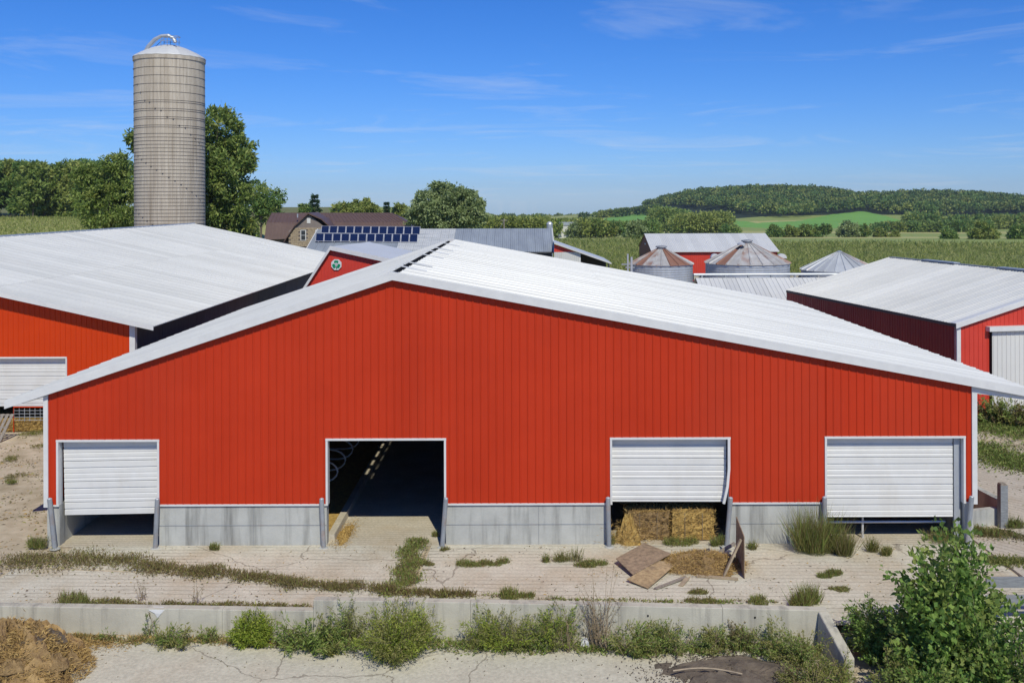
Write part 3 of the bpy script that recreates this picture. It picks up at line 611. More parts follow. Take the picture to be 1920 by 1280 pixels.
# lean-to at its right end
R6 = thing('lean_to_shed', 'small red lean-to with sloping white roof beyond the grey roofed barn', 'shed', (0, 0, 0))
Yl = 104.0; a = at(1039, 456, Yl); b = at(1146, 494, Yl); s6 = (b.z-a.z)/(b.x-a.x); md = at(1086, 473, Yl)
def t6(x): return a.z+(x-a.x)*s6-.1
x = a.x
while x < md.x-.01: wall_sheet('wall_sheet', x, min(x+.9144, md.x), Yl, t6, md.z+.03, 'bright_red', R6); x += .9144
x = a.x
while x < md.x-.01: wall_sheet('lower_sheet', x, min(x+.9144, md.x), Yl-.03, lambda q: min(t6(q), md.z+.03), 0, 'white', R6); x += .9144
MB().hexa([(a.x, Yl-.4, a.z-.05), (b.x, Yl-.4, b.z-.05), (b.x, Yl+9, b.z-.05), (a.x, Yl+9, a.z-.05), (a.x, Yl-.4, a.z+.1), (b.x, Yl-.4, b.z+.1), (b.x, Yl+9, b.z+.1), (a.x, Yl+9, a.z+.1)]).build('roof_slope', 'white', R6)
MB().box(md.x, md.x+.15, Yl-.02, Yl+.15, 0, t6(md.x)).build('post', 'white_trim', R6)
MB().box(b.x-.35, b.x-.2, Yl, Yl+.15, 0, t6(b.x-.3)).build('post', 'wood', R6)
MB().add([(md.x, Yl+4, 0), (b.x-.2, Yl+4, 0), (b.x-.2, Yl+4, t6(b.x-.2)), (md.x, Yl+4, t6(md.x))], [(0, 1, 2, 3)]).build('rear_wall', 'interior', R6)  # dark of the open bay is put into this wall's colour
# ------------------------------------------------------------ farmhouse
HY = 150.0; R7 = thing('farmhouse', 'farmhouse with brown gambrel metal roof and tan stone gable', 'house', (at(640, 460, HY).x, HY, 0))
hx = R7.location.x
def hp(u, v, Y): p = at(u, v, Y); return (p.x-hx, p.y-HY, p.z)
Yr = HY+7; yf = HY+.5
# main roof: upper and lower pitch facing the camera
tl, tr = hp(510, 399, Yr), hp(734, 399, Yr); ml, mr = hp(500, 417, HY+3.2), hp(764, 417, HY+3.2); bl, br = hp(496, 450, HY+1.5), hp(775, 436, HY+1.5)
def sheetq(nm, A, B, Cc, D, mat, n):
    A, B, Cc, D = map(Vector, (A, B, Cc, D)); mb = MB(); nv = (B-A).cross(D-A).normalized(); 
    if nv.z < 0: nv = -nv
    mb.hexa([A-nv*.15, B-nv*.15, Cc-nv*.15, D-nv*.15, A, B, Cc, D])
    o = mb.build(nm, mat, R7)
    for k in range(n+1):
        t = k/n; MB().beam(A.lerp(B, t)+nv*.02, D.lerp(Cc, t)+nv*.02, .06, .05).build('standing_seam', mat, o)
sheetq('upper_roof', tl, tr, mr, ml, 'brown_roof', 36); sheetq('lower_roof', ml, mr, br, bl, 'brown_roof', 40)
def mirror(p): return (p[0], 2*(Yr-HY)-p[1], p[2])
sheetq('upper_roof', mirror(tl), mirror(tr), mirror(mr), mirror(ml), 'brown_roof', 4); sheetq('lower_roof', mirror(ml), mirror(mr), mirror(br), mirror(bl), 'brown_roof', 4)
mb = MB(); mb.add([tr, mr, mirror(mr)], [(0, 1, 2)]); mb.quad(mr, br, mirror(br), mirror(mr)); mb.build('hip_roof', 'brown_roof', R7)
mb = MB(); mb.add([tl, ml, mirror(ml)], [(0, 1, 2)]); mb.quad(ml, bl, mirror(bl), mirror(ml)); mb.build('end_gable', 'siding', R7)
z0h = 0
MB().box(hp(500, 450, HY)[0], hp(772, 440, HY)[0], 2.2, 11.5, z0h, bl[2]+.2).build('house_wall', 'siding', R7)
# stone front gable
ap = hp(578, 400, HY-1.2); wl = hp(541, 440, HY-1); wr = hp(617, 440, HY-1); zs = hp(578, 426, HY-1)[2]
xa, xb = wl[0], wr[0]; za = hp(545, 433, HY-1)[2]
poly = [(xa, z0h), (xb, z0h), (xb, za), (ap[0], ap[2]-.2), (xa, za)]
MB().prism(poly, -.88, 6).build('gable_core', 'siding', R7)
# stone blocks, each a piece
stone = MB().box(0, .58, -.10, .0, 0, .27).mesh('stone_block', 'stone')
zz = hp(578, 462, HY-1)[2]; row = 0
while zz < zs-.1:
    x = xa+.02-(row % 2)*.28
    lim = lambda z: (xa if z <= za else xa+(z-za)/(ap[2]-.2-za)*(ap[0]-xa), xb if z <= za else xb-(z-za)/(ap[2]-.2-za)*(xb-ap[0]))
    while x < xb-.1:
        l, r_ = lim(zz+.27)
        wx0, wx1, wz0, wz1 = hp(563, 450, HY-1)[0], hp(574, 450, HY-1)[0], hp(568, 451, HY-1)[2], hp(568, 431, HY-1)[2]
        if x >= l-.02 and x+.58 <= r_+.02 and not (x+.58 > wx0 and x < wx1 and zz+.27 > wz0 and zz < wz1):
            o = link(bpy.data.objects.new('stone_block', stone), R7); o.location = (x, -.885+random.uniform(-.015, .015), zz)
        x += .6
    zz += .29; row += 1
mb = MB(); mb.box(wx0+.02, wx1-.02, -.98, -.89, wz0, wz1); wn = mb.build('window_frame', 'white_trim', R7)
for zc0, zc1 in ((wz0+.1, (wz0+wz1)/2-.04), ((wz0+wz1)/2+.04, wz1-.1)): MB().box(wx0+.14, wx1-.14, -1.0, -.985, zc0, zc1).build('pane', 'glass', wn)
MB().box(hp(592, 0, HY)[0], hp(599, 0, HY)[0], -.98, -.89, wz0, wz1).build('window_frame', 'white_trim', R7)
vx = ap[0]; vz = hp(578, 418, HY-1)[2]; MB().box(vx-.28, vx+.28, -.93, -.885, vz-.05, vz+.75).build('gable_vent', 'white_trim', R7)
for p in ((hp(533, 452, HY-1)), (hp(622, 426, HY-1))):
    A = Vector((ap[0], -1.35, ap[2]+.1)); B = Vector((p[0], -1.35, p[2]))
    mid = A.lerp(B, .5)+Vector((.25 if p[0] > ap[0] else -.25, 0, .25))
    for s, e in ((A, mid), (mid, B)):
        MB().hexa([s+Vector((0, 0, -.22)), e+Vector((0, 0, -.22)), e+Vector((0, 5, -.22)), s+Vector((0, 7.5, -.22)), s, e, e+Vector((0, 5, 0)), s+Vector((0, 7.5, 0))]).build('gable_roof', 'brown_roof', R7)
MB().tube([hp(558, 408, HY+3), hp(558, 401, HY+3)], .12, 8).build('roof_pipe', 'galv', R7)
# ------------------------------------------------------------ concrete stave silo
SY = 100.0; sc = at(318.5, 260, SY); SR = 3.5; ST = at(318, 108, SY-SR).z
R8 = thing('stave_silo', 'tall concrete stave silo with steel hoops and white domed cap', 'silo', (sc.x, SY, 0))
NST = 60
mb = MB()
me = None
for k in range(NST):
    a0, a1 = 2*math.pi*(k+.03)/NST, 2*math.pi*(k+.97)/NST
    p = lambda a, r: (r*math.cos(a), r*math.sin(a))
    mbs = MB(); z0_ = 0
    mbs.hexa([(*p(a0, SR-.12), 0), (*p(a0, SR), 0), (*p(a1, SR), 0), (*p(a1, SR-.12), 0), (*p(a0, SR-.12), ST), (*p(a0, SR), ST), (*p(a1, SR), ST), (*p(a1, SR-.12), ST)])
    mbs.build('stave_column', 'stave', R8)
MB().lathe([(SR-.06, 0), (SR-.06, ST)], 48).build('inner_wall', 'stave', R8)
zs_ = ST-.9; hoops = []
for k in range(4): hoops.append(zs_); zs_ -= .84
for k in range(4): hoops += [zs_, zs_-.2]; zs_ -= .84
while zs_ > 5: hoops.append(zs_); zs_ -= .365
def ring(r, z, rr, n=56):
    m_ = MB(); m_.lathe([(r, z-rr), (r+rr*1.3, z-rr*.4), (r+rr*1.3, z+rr*.4), (r, z+rr)], n); return m_
for i, z in enumerate(hoops):
    o = ring(SR, z, .022).build('steel_hoop', 'hoop', R8)
    a = math.radians(-150+ (i*9.5) % 150) ; c = (SR+.03)*math.cos(a), (SR+.03)*math.sin(a)
    MB().box(c[0]-.07, c[0]+.07, c[1]-.05, c[1]+.03, z-.035, z+.035).build('hoop_lug', 'hoop', o)
MB().lathe([(SR-.1, ST-.02), (SR+.08, ST-.02), (SR+.1, ST+.35), (SR-.05, ST+.4)], 48).build('top_rim', 'stave', R8)
dome = [(SR+.12, ST+.35), (SR+.06, ST+.46), (SR*.8, ST+.92), (SR*.5, ST+1.4), (SR*.22, ST+1.72), (.02, ST+1.8)]
for k in range(20):
    m_ = MB(); a0, a1 = 2*math.pi*k/20, 2*math.pi*(k+1)/20; am = (a0+a1)/2
    for (r0, z0_), (r1, z1_) in zip(dome[:-1], dome[1:]):
        for b0, b1, l0, l1 in ((a0, am, .03, 0), (am, a1, 0, .03)):
            m_.quad((r0*math.cos(b0), r0*math.sin(b0), z0_+l0), (r0*math.cos(b1), r0*math.sin(b1), z0_+l1), (r1*math.cos(b1), r1*math.sin(b1), z1_+l1), (r1*math.cos(b0), r1*math.sin(b0), z1_+l0))
    m_.build('cap_panel', 'white', R8)
pts = [(-2.25, -1.2, ST+.6), (-1.75, -1.2, ST+1.5), (-1.1, -1.2, ST+2.2), (-.4, -1.2, ST+2.55), (.3, -1.2, ST+2.6), (.8, -1.2, ST+2.35), (1.05, -1.2, ST+1.9)]
MB().tube(pts, [.2, .2, .2, .18, .18, .17, .2], 8).build('filler_spout', 'galv', R8)
m_ = MB()
for x in (-.35, .3, 1.2):
    for y in (-1.5, -.6): m_.tube([(x, y, ST+1.2), (x, y, ST+2.5)], .03, 5)
for y in (-1.5, -.6): m_.tube([(-.35, y, ST+2.5), (1.35, y, ST+2.5)], .03, 5); m_.tube([(-.35, y, ST+2.0), (1.35, y, ST+2.0)], .025, 5); m_.tube([(-1.6, y, ST+1.2), (-.35, y, ST+2.4)], .03, 5)
m_.tube([(1.35, -1.5, ST+2.5), (1.35, -.6, ST+2.5)], .03, 5); m_.build('cap_guard_rail', 'galv_dull', R8)
# ------------------------------------------------------------ grain bins
def bin_(label, u, hw, vE, vA, Y, mat, cap):
    c = at(u, vE, Y); r = hw/FPX*Y; zE = c.z; zA = at(u, vA, Y).z
    R = thing('grain_bin', label, 'grain bin', (c.x, Y, 0), group='grain bins beyond the barns')
    z = 0
    while z < zE-.05:
        hh = min(.8, zE-z); pr = []; n = max(2, int(hh/.1)) 
        for k in range(n+1): pr.append((r+(.018 if k % 2 else 0), z+hh*k/n))
        MB().lathe(pr, 48).build('wall_ring', 'galv', R); z += hh
    n = 22; rc = .38 if cap else .2
    for k in range(n):
        a0, a1 = 2*math.pi*k/n, 2*math.pi*(k+1)/n; m_ = MB(); e = .07
        ca = lambda a, rr, z: (rr*math.cos(a), rr*math.sin(a), z)
        w_ = .035*2*math.pi/n*3
        A0, A1, B0, B1 = ca(a0, r+.12, zE-.03), ca(a1, r+.12, zE-.03), ca(a0, rc, zA-.08), ca(a1, rc, zA-.08)
        m_.quad(A0, A1, B1, B0)
        m_.hexa([ca(a0-w_, r+.13, zE-.04), ca(a0+w_, r+.13, zE-.04), ca(a0+w_*2, rc, zA-.08), ca(a0-w_*2, rc, zA-.08), ca(a0-w_*.5, r+.12, zE+e), ca(a0+w_*.5, r+.12, zE+e), ca(a0+w_, rc, zA-.01), ca(a0-w_, rc, zA-.01)])
        m_.build('roof_panel', mat, R)
    if cap:
        MB().lathe([(rc+.02, zA-.12), (rc+.02, zA+.06), (rc+.14, zA+.07), (rc+.12, zA+.17), (rc*.5, zA+.22), (.01, zA+.24)], 20).build('fill_cap', 'galv_dull', R)
    else: MB().lathe([(rc+.05, zA-.1), (rc+.05, zA), (.01, zA+.06)], 16).build('fill_cap', 'galv', R)
    return R
bin_('leftmost grain bin with red-brown rust bands on its conical roof', 1240, 58, 494, 465, 85, 'bin_rust', True)
rb = bin_('largest grain bin, middle one, with rust-streaked conical roof', 1401, 77, 492, 454, 85, 'bin_rust', True)
tag(MB().lathe([(.34, 0), (.34, .1), (.2, .2), (.01, .22)], 16).build('roof_hatch', 'alu', rb), None).location = (-.75, -1.0, at(1390, 459, 84).z)
bin_('rightmost grain bin with clean grey cone roof and few rust spots', 1574, 69, 505, 471, 85, 'bin_rust_light', False)
# ------------------------------------------------------------ far white-roofed red barn behind the bins
R9 = thing('white_roofed_barn', 'red barn with plain white roof standing behind the grain bins', 'barn', (0, 0, 0))
Y1, Y2 = 115.0, 121.5; e0, e1 = at(1221, 471, Y1), at(1461, 471, Y1); r0 = at(1204, 438, Y2)
n9 = 17; wd = (e1.x-e0.x)/n9
for k in range(n9):
    xa = e0.x+k*wd
    for (ya, za_, yb, zb) in ((Y1, e0.z, Y2, r0.z), (2*Y2-Y1, e0.z, Y2, r0.z)):
        mb = MB(); pr = rib_profile(0, wd-.002)
        for (a_, da), (b_, db) in zip(pr[:-1], pr[1:]): mb.quad((xa+a_, ya, za_+da), (xa+b_, ya, za_+db), (xa+b_, yb, zb+db), (xa+a_, yb, zb+da))
        mb.build('roof_sheet', 'white', R9)
x = e0.x+.15
while x < e1.x-.2: wall_sheet('wall_sheet', x, min(x+.9144, e1.x-.15), Y1+.3, lambda q: e0.z, 0, 'bright_red', R9); x += .9144
for xx in (e0.x+.15, e1.x-.15):
    MB().add([(xx, Y1+.3, 0), (xx, 2*Y2-Y1-.3, 0), (xx, 2*Y2-Y1-.3, e0.z), (xx, Y2, r0.z-.05), (xx, Y1+.3, e0.z)], [(0, 1, 2, 3, 4)]).build('end_wall', 'shade_red', R9)  # shaded gable darkened through its material colour
MB().box(e0.x+.12, e0.x+.16, Y1+1.2, Y1+3.2, 1.2, 2.9).build('end_door', 'white_trim', R9)
MB().box(e0.x-.02, e1.x+.02, Y1-.03, Y1-.005, e0.z-.12, e0.z+.02).build('eave_trim', 'white_trim', R9)
MB().box(e0.x+.11, e0.x+.17, Y2-.5, Y2+.5, r0.z-1.4, r0.z-1.2).build('gable_vent', 'white_trim', R9)
for u, v, lab in ((1341, 482, 'white half-round exhaust hood left of the largest grain bin'), (1466, 482, 'white half-round exhaust hood right of the largest grain bin')):
    c = at(u, v, 90); H = thing('exhaust_hood', lab, 'exhaust hood', (c.x, c.y, 0), group='exhaust hoods by the bins')
    m_ = MB(); m_.prism([(.42*math.cos(math.radians(t)), c.z-.1+.42*math.sin(math.radians(t))) for t in range(0, 181, 15)], -.2, .35); m_.build('hood', 'white_trim', H)
    MB().box(-.3, .3, -.16, .3, c.z-.32, c.z-.1).build('duct', 'darkwood', H); MB().tube([(0, 0, 0), (0, 0, c.z-.3)], .12, 10).build('stand_pipe', 'galv_dull', H)
# low white-roofed shed in front of the bins
R10 = thing('low_shed', 'low shed with slanting white ribbed roof in front of the grain bins', 'shed', (0, 0, 0))
Yq = 66.0; c0 = at(1304, 521, Yq); zq = c0.z; n = 22
for k in range(n):
    xa = c0.x+k*.9144
    for dy in (-1, 1):
        mb = MB(); pr = rib_profile(0, .9134, pitch=.3048, h=.03)
        for (a_, da), (b_, db) in zip(pr[:-1], pr[1:]): mb.quad((xa+a_, Yq+dy*5, zq-2.1+da), (xa+b_, Yq+dy*5, zq-2.1+db), (xa+b_, Yq, zq+db), (xa+a_, Yq, zq+da))
        mb.build('roof_sheet', 'white', R10)
for xx in (c0.x+.2, c0.x+n*.9144-.2): MB().add([(xx, Yq-4.7, 0), (xx, Yq+4.7, 0), (xx, Yq+4.7, zq-2.1), (xx, Yq, zq-.1), (xx, Yq-4.7, zq-2.1)], [(0, 1, 2, 3, 4)]).build('end_wall', 'darkwood', R10)
for yy in (Yq-4.7, Yq+4.7): MB().box(c0.x+.2, c0.x+n*.9144-.2, yy-.05, yy+.05, 0, zq-2.02).build('side_wall', 'shade_red', R10)
MB().tube([(c0.x-.1, Yq+.1, zq+.22), (c0.x+n*.9144, Yq+.1, zq+.22)], .09, 8).build('feed_pipe', 'galv', R10)
for k in range(12): MB().box(c0.x+.4+k*1.6, c0.x+.52+k*1.6, Yq, Yq+.2, zq-.05, zq+.2).build('pipe_bracket', 'galv_dull', R10)
# white concrete blocks by the bins, poles, small silo
for u0, u1, lab in ((1300, 1326, 'row of pale concrete blocks between the left and middle bins'), (1480, 1508, 'row of pale concrete blocks between the middle and right bins')):
    a, b = at(u0, 518, 88), at(u1, 512, 88); B = thing('block_wall', lab, 'block wall', (a.x, 88, 0), group='block walls by the bins')
    for k in range(3):
        for j in range(5):
            ww = (b.x-a.x)/3; MB().box(k*ww, (k+.95)*ww, -.3, .3, max(0, b.z-(j+1)*.62), b.z-j*.62-.03-.1*random.random()).build('concrete_block', 'wallc', B)
for u, vt, vb, Y, rr, lab, cat in ((1177, 476, 510, 78, .07, 'short white vent pole left of the grain bins', 'pole'), (1184, 482, 510, 78, .09, 'thicker white standpipe beside the leftmost grain bin', 'pole')):
    p = at(u, vt, Y); o = thing('vent_pole', lab, cat, (p.x, Y, 0)); MB().tube([(0, 0, 0), (0, 0, p.z)], rr, 8).build('pole', 'alu', o); MB().box(-.5, .25, -.06, .06, p.z-.9, p.z-.78).build('bracket', 'galv_dull', o)
p = at(945, 410, 190); o = thing('utility_pole', 'grey utility pole rising behind the weathered roof', 'utility pole', (p.x, 190, -1)); MB().tube([(0, 0, 0), (0, 0, p.z+1)], [.16, .11], 8).build('pole', 'wood', o); MB().tube([(0, 0, p.z+.5), (-2.2, 0, p.z-3)], .025, 4).build('guy_wire', 'galv', o); MB().box(-.7, .7, -.06, .06, p.z+.6, p.z+.72).build('crossarm', 'wood', o)
p = at(1030.5, 416, 160); o = thing('small_silo', 'small silver domed silo peeking over the grey roof', 'silo', (p.x, 160, -1)); r = .5
MB().lathe([(r, 0), (r, p.z+.6)], 20).build('silo_wall', 'galv', o); MB().lathe([(r+.03, p.z+.6), (r*.85, p.z+.85), (r*.5, p.z+1.02), (.01, p.z+1.08)], 20).build('dome', 'alu', o)
p = at(594, 413, 300)
hs_ = thing('distant_farmhouse', 'tiny white farm building among trees beyond the cornfield', 'building', (at(1062, 422, 420).x, 420, hgt(at(1062, 422, 420).x, 420)))
zz = at(1062, 419, 420).z-hs_.location.z
MB().box(-3.5, 3.5, 0, 5, 0, zz-.8).build('wall', 'white_trim', hs_); MB().prism([(-3.8, zz-.8), (3.8, zz-.8), (3.2, zz+.6), (-3.2, zz+.6)], -.3, 5.3).build('roof', 'galv', hs_)
# ------------------------------------------------------------ retaining wall
def ww(x): return wallY(x)
RW_ = thing('retaining_wall', 'long low concrete retaining wall with stepped top and return at its right end', 'wall', (0, 0, 0))
def wseg(nm, xa, xb, za, zb, lab=None):
    ya, yb = ww(xa), ww(xb); t = .24
    o = MB().hexa([(xa, ya, -.9), (xb, yb, -.9), (xb, yb+t, -.9), (xa, ya+t, -.9), (xa, ya, za), (xb, yb, zb), (xb, yb+t, zb), (xa, ya+t, za)]).build(nm, 'wallc', RW_)
    bv = o.modifiers.new('bevel', 'BEVEL'); bv.width = .012; bv.segments = 2
    if lab: o['label'] = lab
    return o
xs_ = [-17, -11.2, -7.2, -4.98]
for a_, b_ in zip(xs_[:-1], xs_[1:]): wseg('wall_panel', a_, b_-.003, .2, .2)
xs_ = [-4.98, -1.2, 2.3, 4.75, 7.2]; zt = [.46, .46, .44, .42, .40]
for k in range(4): wseg('wall_panel', xs_[k], xs_[k+1]-.003, zt[k], zt[k+1])
ya = ww(7.2)
o = MB().hexa([(6.98, ya-1.5, -.9), (7.28, ya-1.5, -.9), (7.2, ya-.005, -.9), (6.9, ya-.005, -.9), (7.06, ya-1.5, .0), (7.3, ya-1.5, .0), (7.2, ya-.005, .40), (6.96, ya-.005, .40)]).build('return_wall', 'wallc', RW_)
bv = o.modifiers.new('bevel', 'BEVEL'); bv.width = .03; bv.segments = 2
for x in (3.0, 5.5, -.9): 
    MB().box(x-.02, x+.02, ww(x)-.012, ww(x)-.002, .2, .24).build('tie_hole_dark', 'black', RW_)  # black plate on the face, hole's inner shade put into the colour
c_ = at(291, 1143, 23.1); yw = ww(c_.x)
tag(MB().add([(c_.x-.2, yw-.008, .17), (c_.x-.05, yw-.02, .10), (c_.x+.02, yw-.012, -.02), (c_.x+.1, yw-.02, .08), (c_.x+.2, yw-.008, .18), (c_.x+.12, yw+.1, .206), (c_.x-.12, yw+.12, .206)], [(0, 1, 4), (1, 2, 3), (1, 3, 4), (0, 4, 5, 6)]).build('spalled_patch', 'white_trim', RW_), 'broken pale patch on the wall top')
# right-hand low walls, timber post, plank fence
P_ = thing('pit_wall', 'low concrete pit wall beside the right corner of the barn', 'wall', (13.45, 29.2, 0))
MB().slab([(.0, .0), (1.28, .35), (1.28, .55), (.0, .2)], -.1, .52).build('front_panel', 'stem', P_); MB().slab([(1.3, .35), (1.5, .35), (1.0, 5.5), (.8, 5.5)], -.1, .75).build('side_panel', 'stem', P_)
p = on(1880, 988, 0); o = thing('timber_post', 'thick weathered timber post beside the low concrete pit wall', 'post', (p.x, p.y, 0)); m_ = MB(); m_.box(-.11, .11, -.11, .11, -.1, 1.30); pp = m_.build('post', 'greywood', o); MB().prism([(-.11, 1.30), (.11, 1.30), (.06, 1.36), (-.09, 1.35)], -.1, .1).build('post_top', 'wood', o)
Fn = thing('plank_fence', 'weathered grey plank fence half hidden by the big leafy bush', 'fence', (11.6, 22.7, 0))
for z in (.42, .85): MB().box(-.6, 4.2, -.03, .03, z, z+.24).build('plank', 'greywood', Fn)
for x in (.9, 3.4): MB().box(x-.08, x+.08, .035, .2, -.7, 1.15).build('post', 'greywood', Fn)
for k, (u, v, sx_, lab) in enumerate(((1893, 1140, .75, 'pale concrete block behind the leafy bush below the plank fence'), (1905, 1200, .6, 'pale concrete block lying lowest at the right edge behind the bush'))):
    p = on(u, v, .1); o = thing('concrete_block', lab, 'block', (p.x, p.y, -.5), rz=.3*k-.2); b_ = MB().box(-sx_, sx_, -.35, .35, -.1, .55).build('block', 'wallc', o); bv = b_.modifiers.new('bevel', 'BEVEL'); bv.width = .05
# ------------------------------------------------------------ straw, boards, pallets
def lump(name, rx, ry, h, mat, parent, seed=0, n=28, rough=.12, flat_top=.0):
    """an uneven heap: polar height field"""
    r_ = np.random.default_rng(seed); mb = MB(); vs = []; fs = []
    ph = r_.uniform(0, 6.28, 8)
    for i in range(n//2+1):
        t = i/(n//2)
        for k in range(n):
            a = 2*math.pi*k/n; e = 1+.12*math.sin(3*a+ph[0])+.09*math.sin(5*a+ph[1])+.05*math.sin(9*a+ph[2])
            z = h*max(0, (1-t**1.7))*(1+.25*math.sin(4*a+5*t+ph[3]))+(r_.normal()*rough*h*(1 if t < .95 else 0))
            vs.append((rx*t*e*math.cos(a), ry*t*e*math.sin(a), max(z, -.03) if t < 1 else -.04))
    for i in range(n//2):
        for k in range(n): fs.append((i*n+k, i*n+(k+1) % n, (i+1)*n+(k+1) % n, (i+1)*n+k))
    return mb.add(vs, fs).build(name, mat, parent), np.array(vs)
def bits(name, P, L, W, mat, parent, up=.3):
    D = rand_dirs(len(P)); D[:, 2] = np.abs(D[:, 2])*up
    return tag(quads_mesh(name, leaves(P, D, rng.uniform(.6, 1.2, len(P))*L, W), mat, parent), kind='stuff')
def bale(label, x0, x1, y0, y1, h, mat, seed):
    r_ = np.random.default_rng(seed)
    o = thing('straw_bale', label, 'straw bale', ((x0+x1)/2, (y0+y1)/2, 0), group='bales in the doorway')
    nx_, ny_, nz_ = 12, 8, 9; hx_, hy_ = (x1-x0)/2, (y1-y0)/2; mb = MB(); pts = {}
    def P(i, j, k):
        key = (i, j, k)
        if key not in pts:
            v = np.array([(i/nx_*2-1)*hx_, (j/ny_*2-1)*hy_, k/nz_*h]); c = np.array([0, 0, h/2]); dd = (v-c)/np.array([hx_, hy_, h/2])
            v = v-(np.abs(dd)**6).sum()*.018*dd*np.array([hx_, hy_, h/2])*1.4+r_.normal(size=3)*.018; v[2] = max(v[2], 0); pts[key] = len(mb.v); mb.v.append(tuple(v))
        return pts[key]
    def face(a, b, c, d): mb.f.append((a, b, c, d)); mb.m.append(0)
    for i in range(nx_):
        for k in range(nz_):
            for j in (0, ny_): face(P(i, j, k), P(i+1, j, k), P(i+1, j, k+1), P(i, j, k+1))
        for j in range(ny_): face(P(i, j, nz_), P(i+1, j, nz_), P(i+1, j+1, nz_), P(i, j+1, nz_))
    for j in range(ny_):
        for k in range(nz_):
            for i in (0, nx_): face(P(i, j, k), P(i, j+1, k), P(i, j+1, k+1), P(i, j, k+1))
    mb.build('bale_body', mat, o)
    n = 2600; Q = np.stack([r_.uniform(-hx_, hx_, n), np.where(r_.random(n) < .65, -hy_+.03, r_.uniform(-hy_, hy_, n)), r_.uniform(0, h, n)], 1); top = r_.random(n) < .3; Q[top, 2] = h-.02; Q[top, 1] = r_.uniform(-hy_, hy_, top.sum())
    bits('loose_straw', Q, .16, .014, 'strawbit' if mat == 'straw' else 'strawbit', o, .6)
    for s in (-.4, .4): MB().box(hx_*s-.008, hx_*s+.008, -hy_-.012, -hy_+.0, .05, h-.06).build('twine', 'twig', o)
    return o
a, b = on(1176, 1016, 0), on(1343, 1016, 0)
bale('brown weathered straw bale, left of the pair inside the half-open doorway', a.x, (a.x+b.x)/2-.02, 28.32, 29.4, .86, 'straw_brown', 1)
bale('golden straw bale, right of the pair inside the half-open doorway', (a.x+b.x)/2+.02, b.x, 28.26, 29.35, .88, 'straw', 2)
h_ = thing('loose_straw_heap', 'golden loose straw spilling at the left end of the bales', 'straw', (a.x+.05, 28.25, 0)); lump('heap', .42, .4, .62, 'straw', h_, 5)
bits('loose_straw', np.stack([rng.normal(0, .32, 900), rng.normal(-.1, .3, 900), rng.uniform(0, .5, 900)], 1), .16, .014, 'strawbit', h_, .5)
sp = thing('spilled_bedding', 'golden bedding spilled along the curb in the open doorway', 'bedding', (-5.28, 28.9, 0)); lump('heap', .2, .95, .1, 'straw', sp, 77, n=20)
bits('loose_bedding', np.stack([rng.normal(0, .16, 1500), rng.normal(-.05, .6, 1500), np.abs(rng.normal(0, .04, 1500))+.015], 1), .07, .012, 'strawbit', sp, .3)
# old straw litter heap with boards
c = on(1315, 1062, 0); H_ = thing('straw_litter_heap', 'low heap of old brown straw behind the chipboard sheets', 'straw heap', (c.x, c.y, 0)); lump('heap', 1.25, .75, .34, 'straw_brown', H_, 9, rough=.1)
rr = np.sqrt(rng.random(3800)); aa = rng.uniform(0, 6.28, 3800); bits('loose_straw', np.stack([1.3*rr*np.cos(aa), .8*rr*np.sin(aa), .36*(1-rr**1.7)+.02], 1), .15, .013, 'strawbit', H_, .35)
def board(name, label, cat, px, zs, t, mat, group=None):
    P = [on(u, v, z) for (u, v), z in zip(px, zs)]; o0 = sum(P, Vector())/len(P)
    o = thing(name, label, cat, (o0.x, o0.y, 0), group=group); n = (P[1]-P[0]).cross(P[3]-P[0]).normalized()
    if n.z < 0: n = -n
    Q = [p-Vector((o0.x, o0.y, 0)) for p in P]; MB().hexa([p-n*t for p in Q]+Q).build('board', mat, o); return o
board('chipboard_sheet', 'brown weathered chipboard sheet lying uppermost and leftmost of the two', 'board', [(1155, 1046), (1187, 1077), (1258, 1037), (1208, 1017)], [.2, .12, .28, .25], .02, 'osb_dark', 'chipboard sheets by the straw')
board('chipboard_sheet', 'yellowish chipboard sheet lying nearest the retaining wall', 'board', [(1175, 1085), (1215, 1102), (1268, 1056), (1236, 1050)], [.10, .05, .16, .2], .02, 'osb', 'chipboard sheets by the straw')
o = thing('upright_board', 'dark chipboard panel standing on edge right of the straw heap', 'board', (5.93, 25.4, 0)); MB().hexa([(-.02, 0, 0), (.0, 0, 0), (.10, 1.45, 0), (.08, 1.45, 0), (-.02, .02, 1.12), (.0, .02, 1.12), (.12, 1.45, 1.18), (.1, 1.45, 1.18)]).build('panel', 'osb_dark', o)
def plank(label, p, q_, wx, wz, mat):
    p, q_ = Vector(p), Vector(q_); o = thing('loose_plank', label, 'plank', (p.x, p.y, 0), group='loose planks by the straw heap'); z = Vector((p.x, p.y, 0)); MB().beam(p-z, q_-z, wx, wz).build('plank', mat, o)
plank('pale plank leaning as a brace against the upright chipboard panel', on(1357, 1079, .04), (5.86, 25.55, 1.0), .09, .05, 'lumber')
plank('pale plank lying flat at the foot of the straw heap', on(1306, 1079, .04), on(1384, 1085, .04), .09, .05, 'lumber')
plank('short board lying aslant near the yellowish chipboard', on(1229, 1103, .03), on(1286, 1081, .06), .10, .03, 'wood')
plank('dark timber leaning behind the upright panel', on(1340, 1040, .05), on(1378, 1018, .3), .1, .06, 'wood')
plank('splintered board stub poking from the straw heap', on(1313, 1037, .3), on(1331, 1029, .42), .12, .03, 'darkwood')
plank('small pale offcut in front of the straw heap', on(1276, 1098, .02), on(1289, 1083, .06), .12, .03, 'lumber')
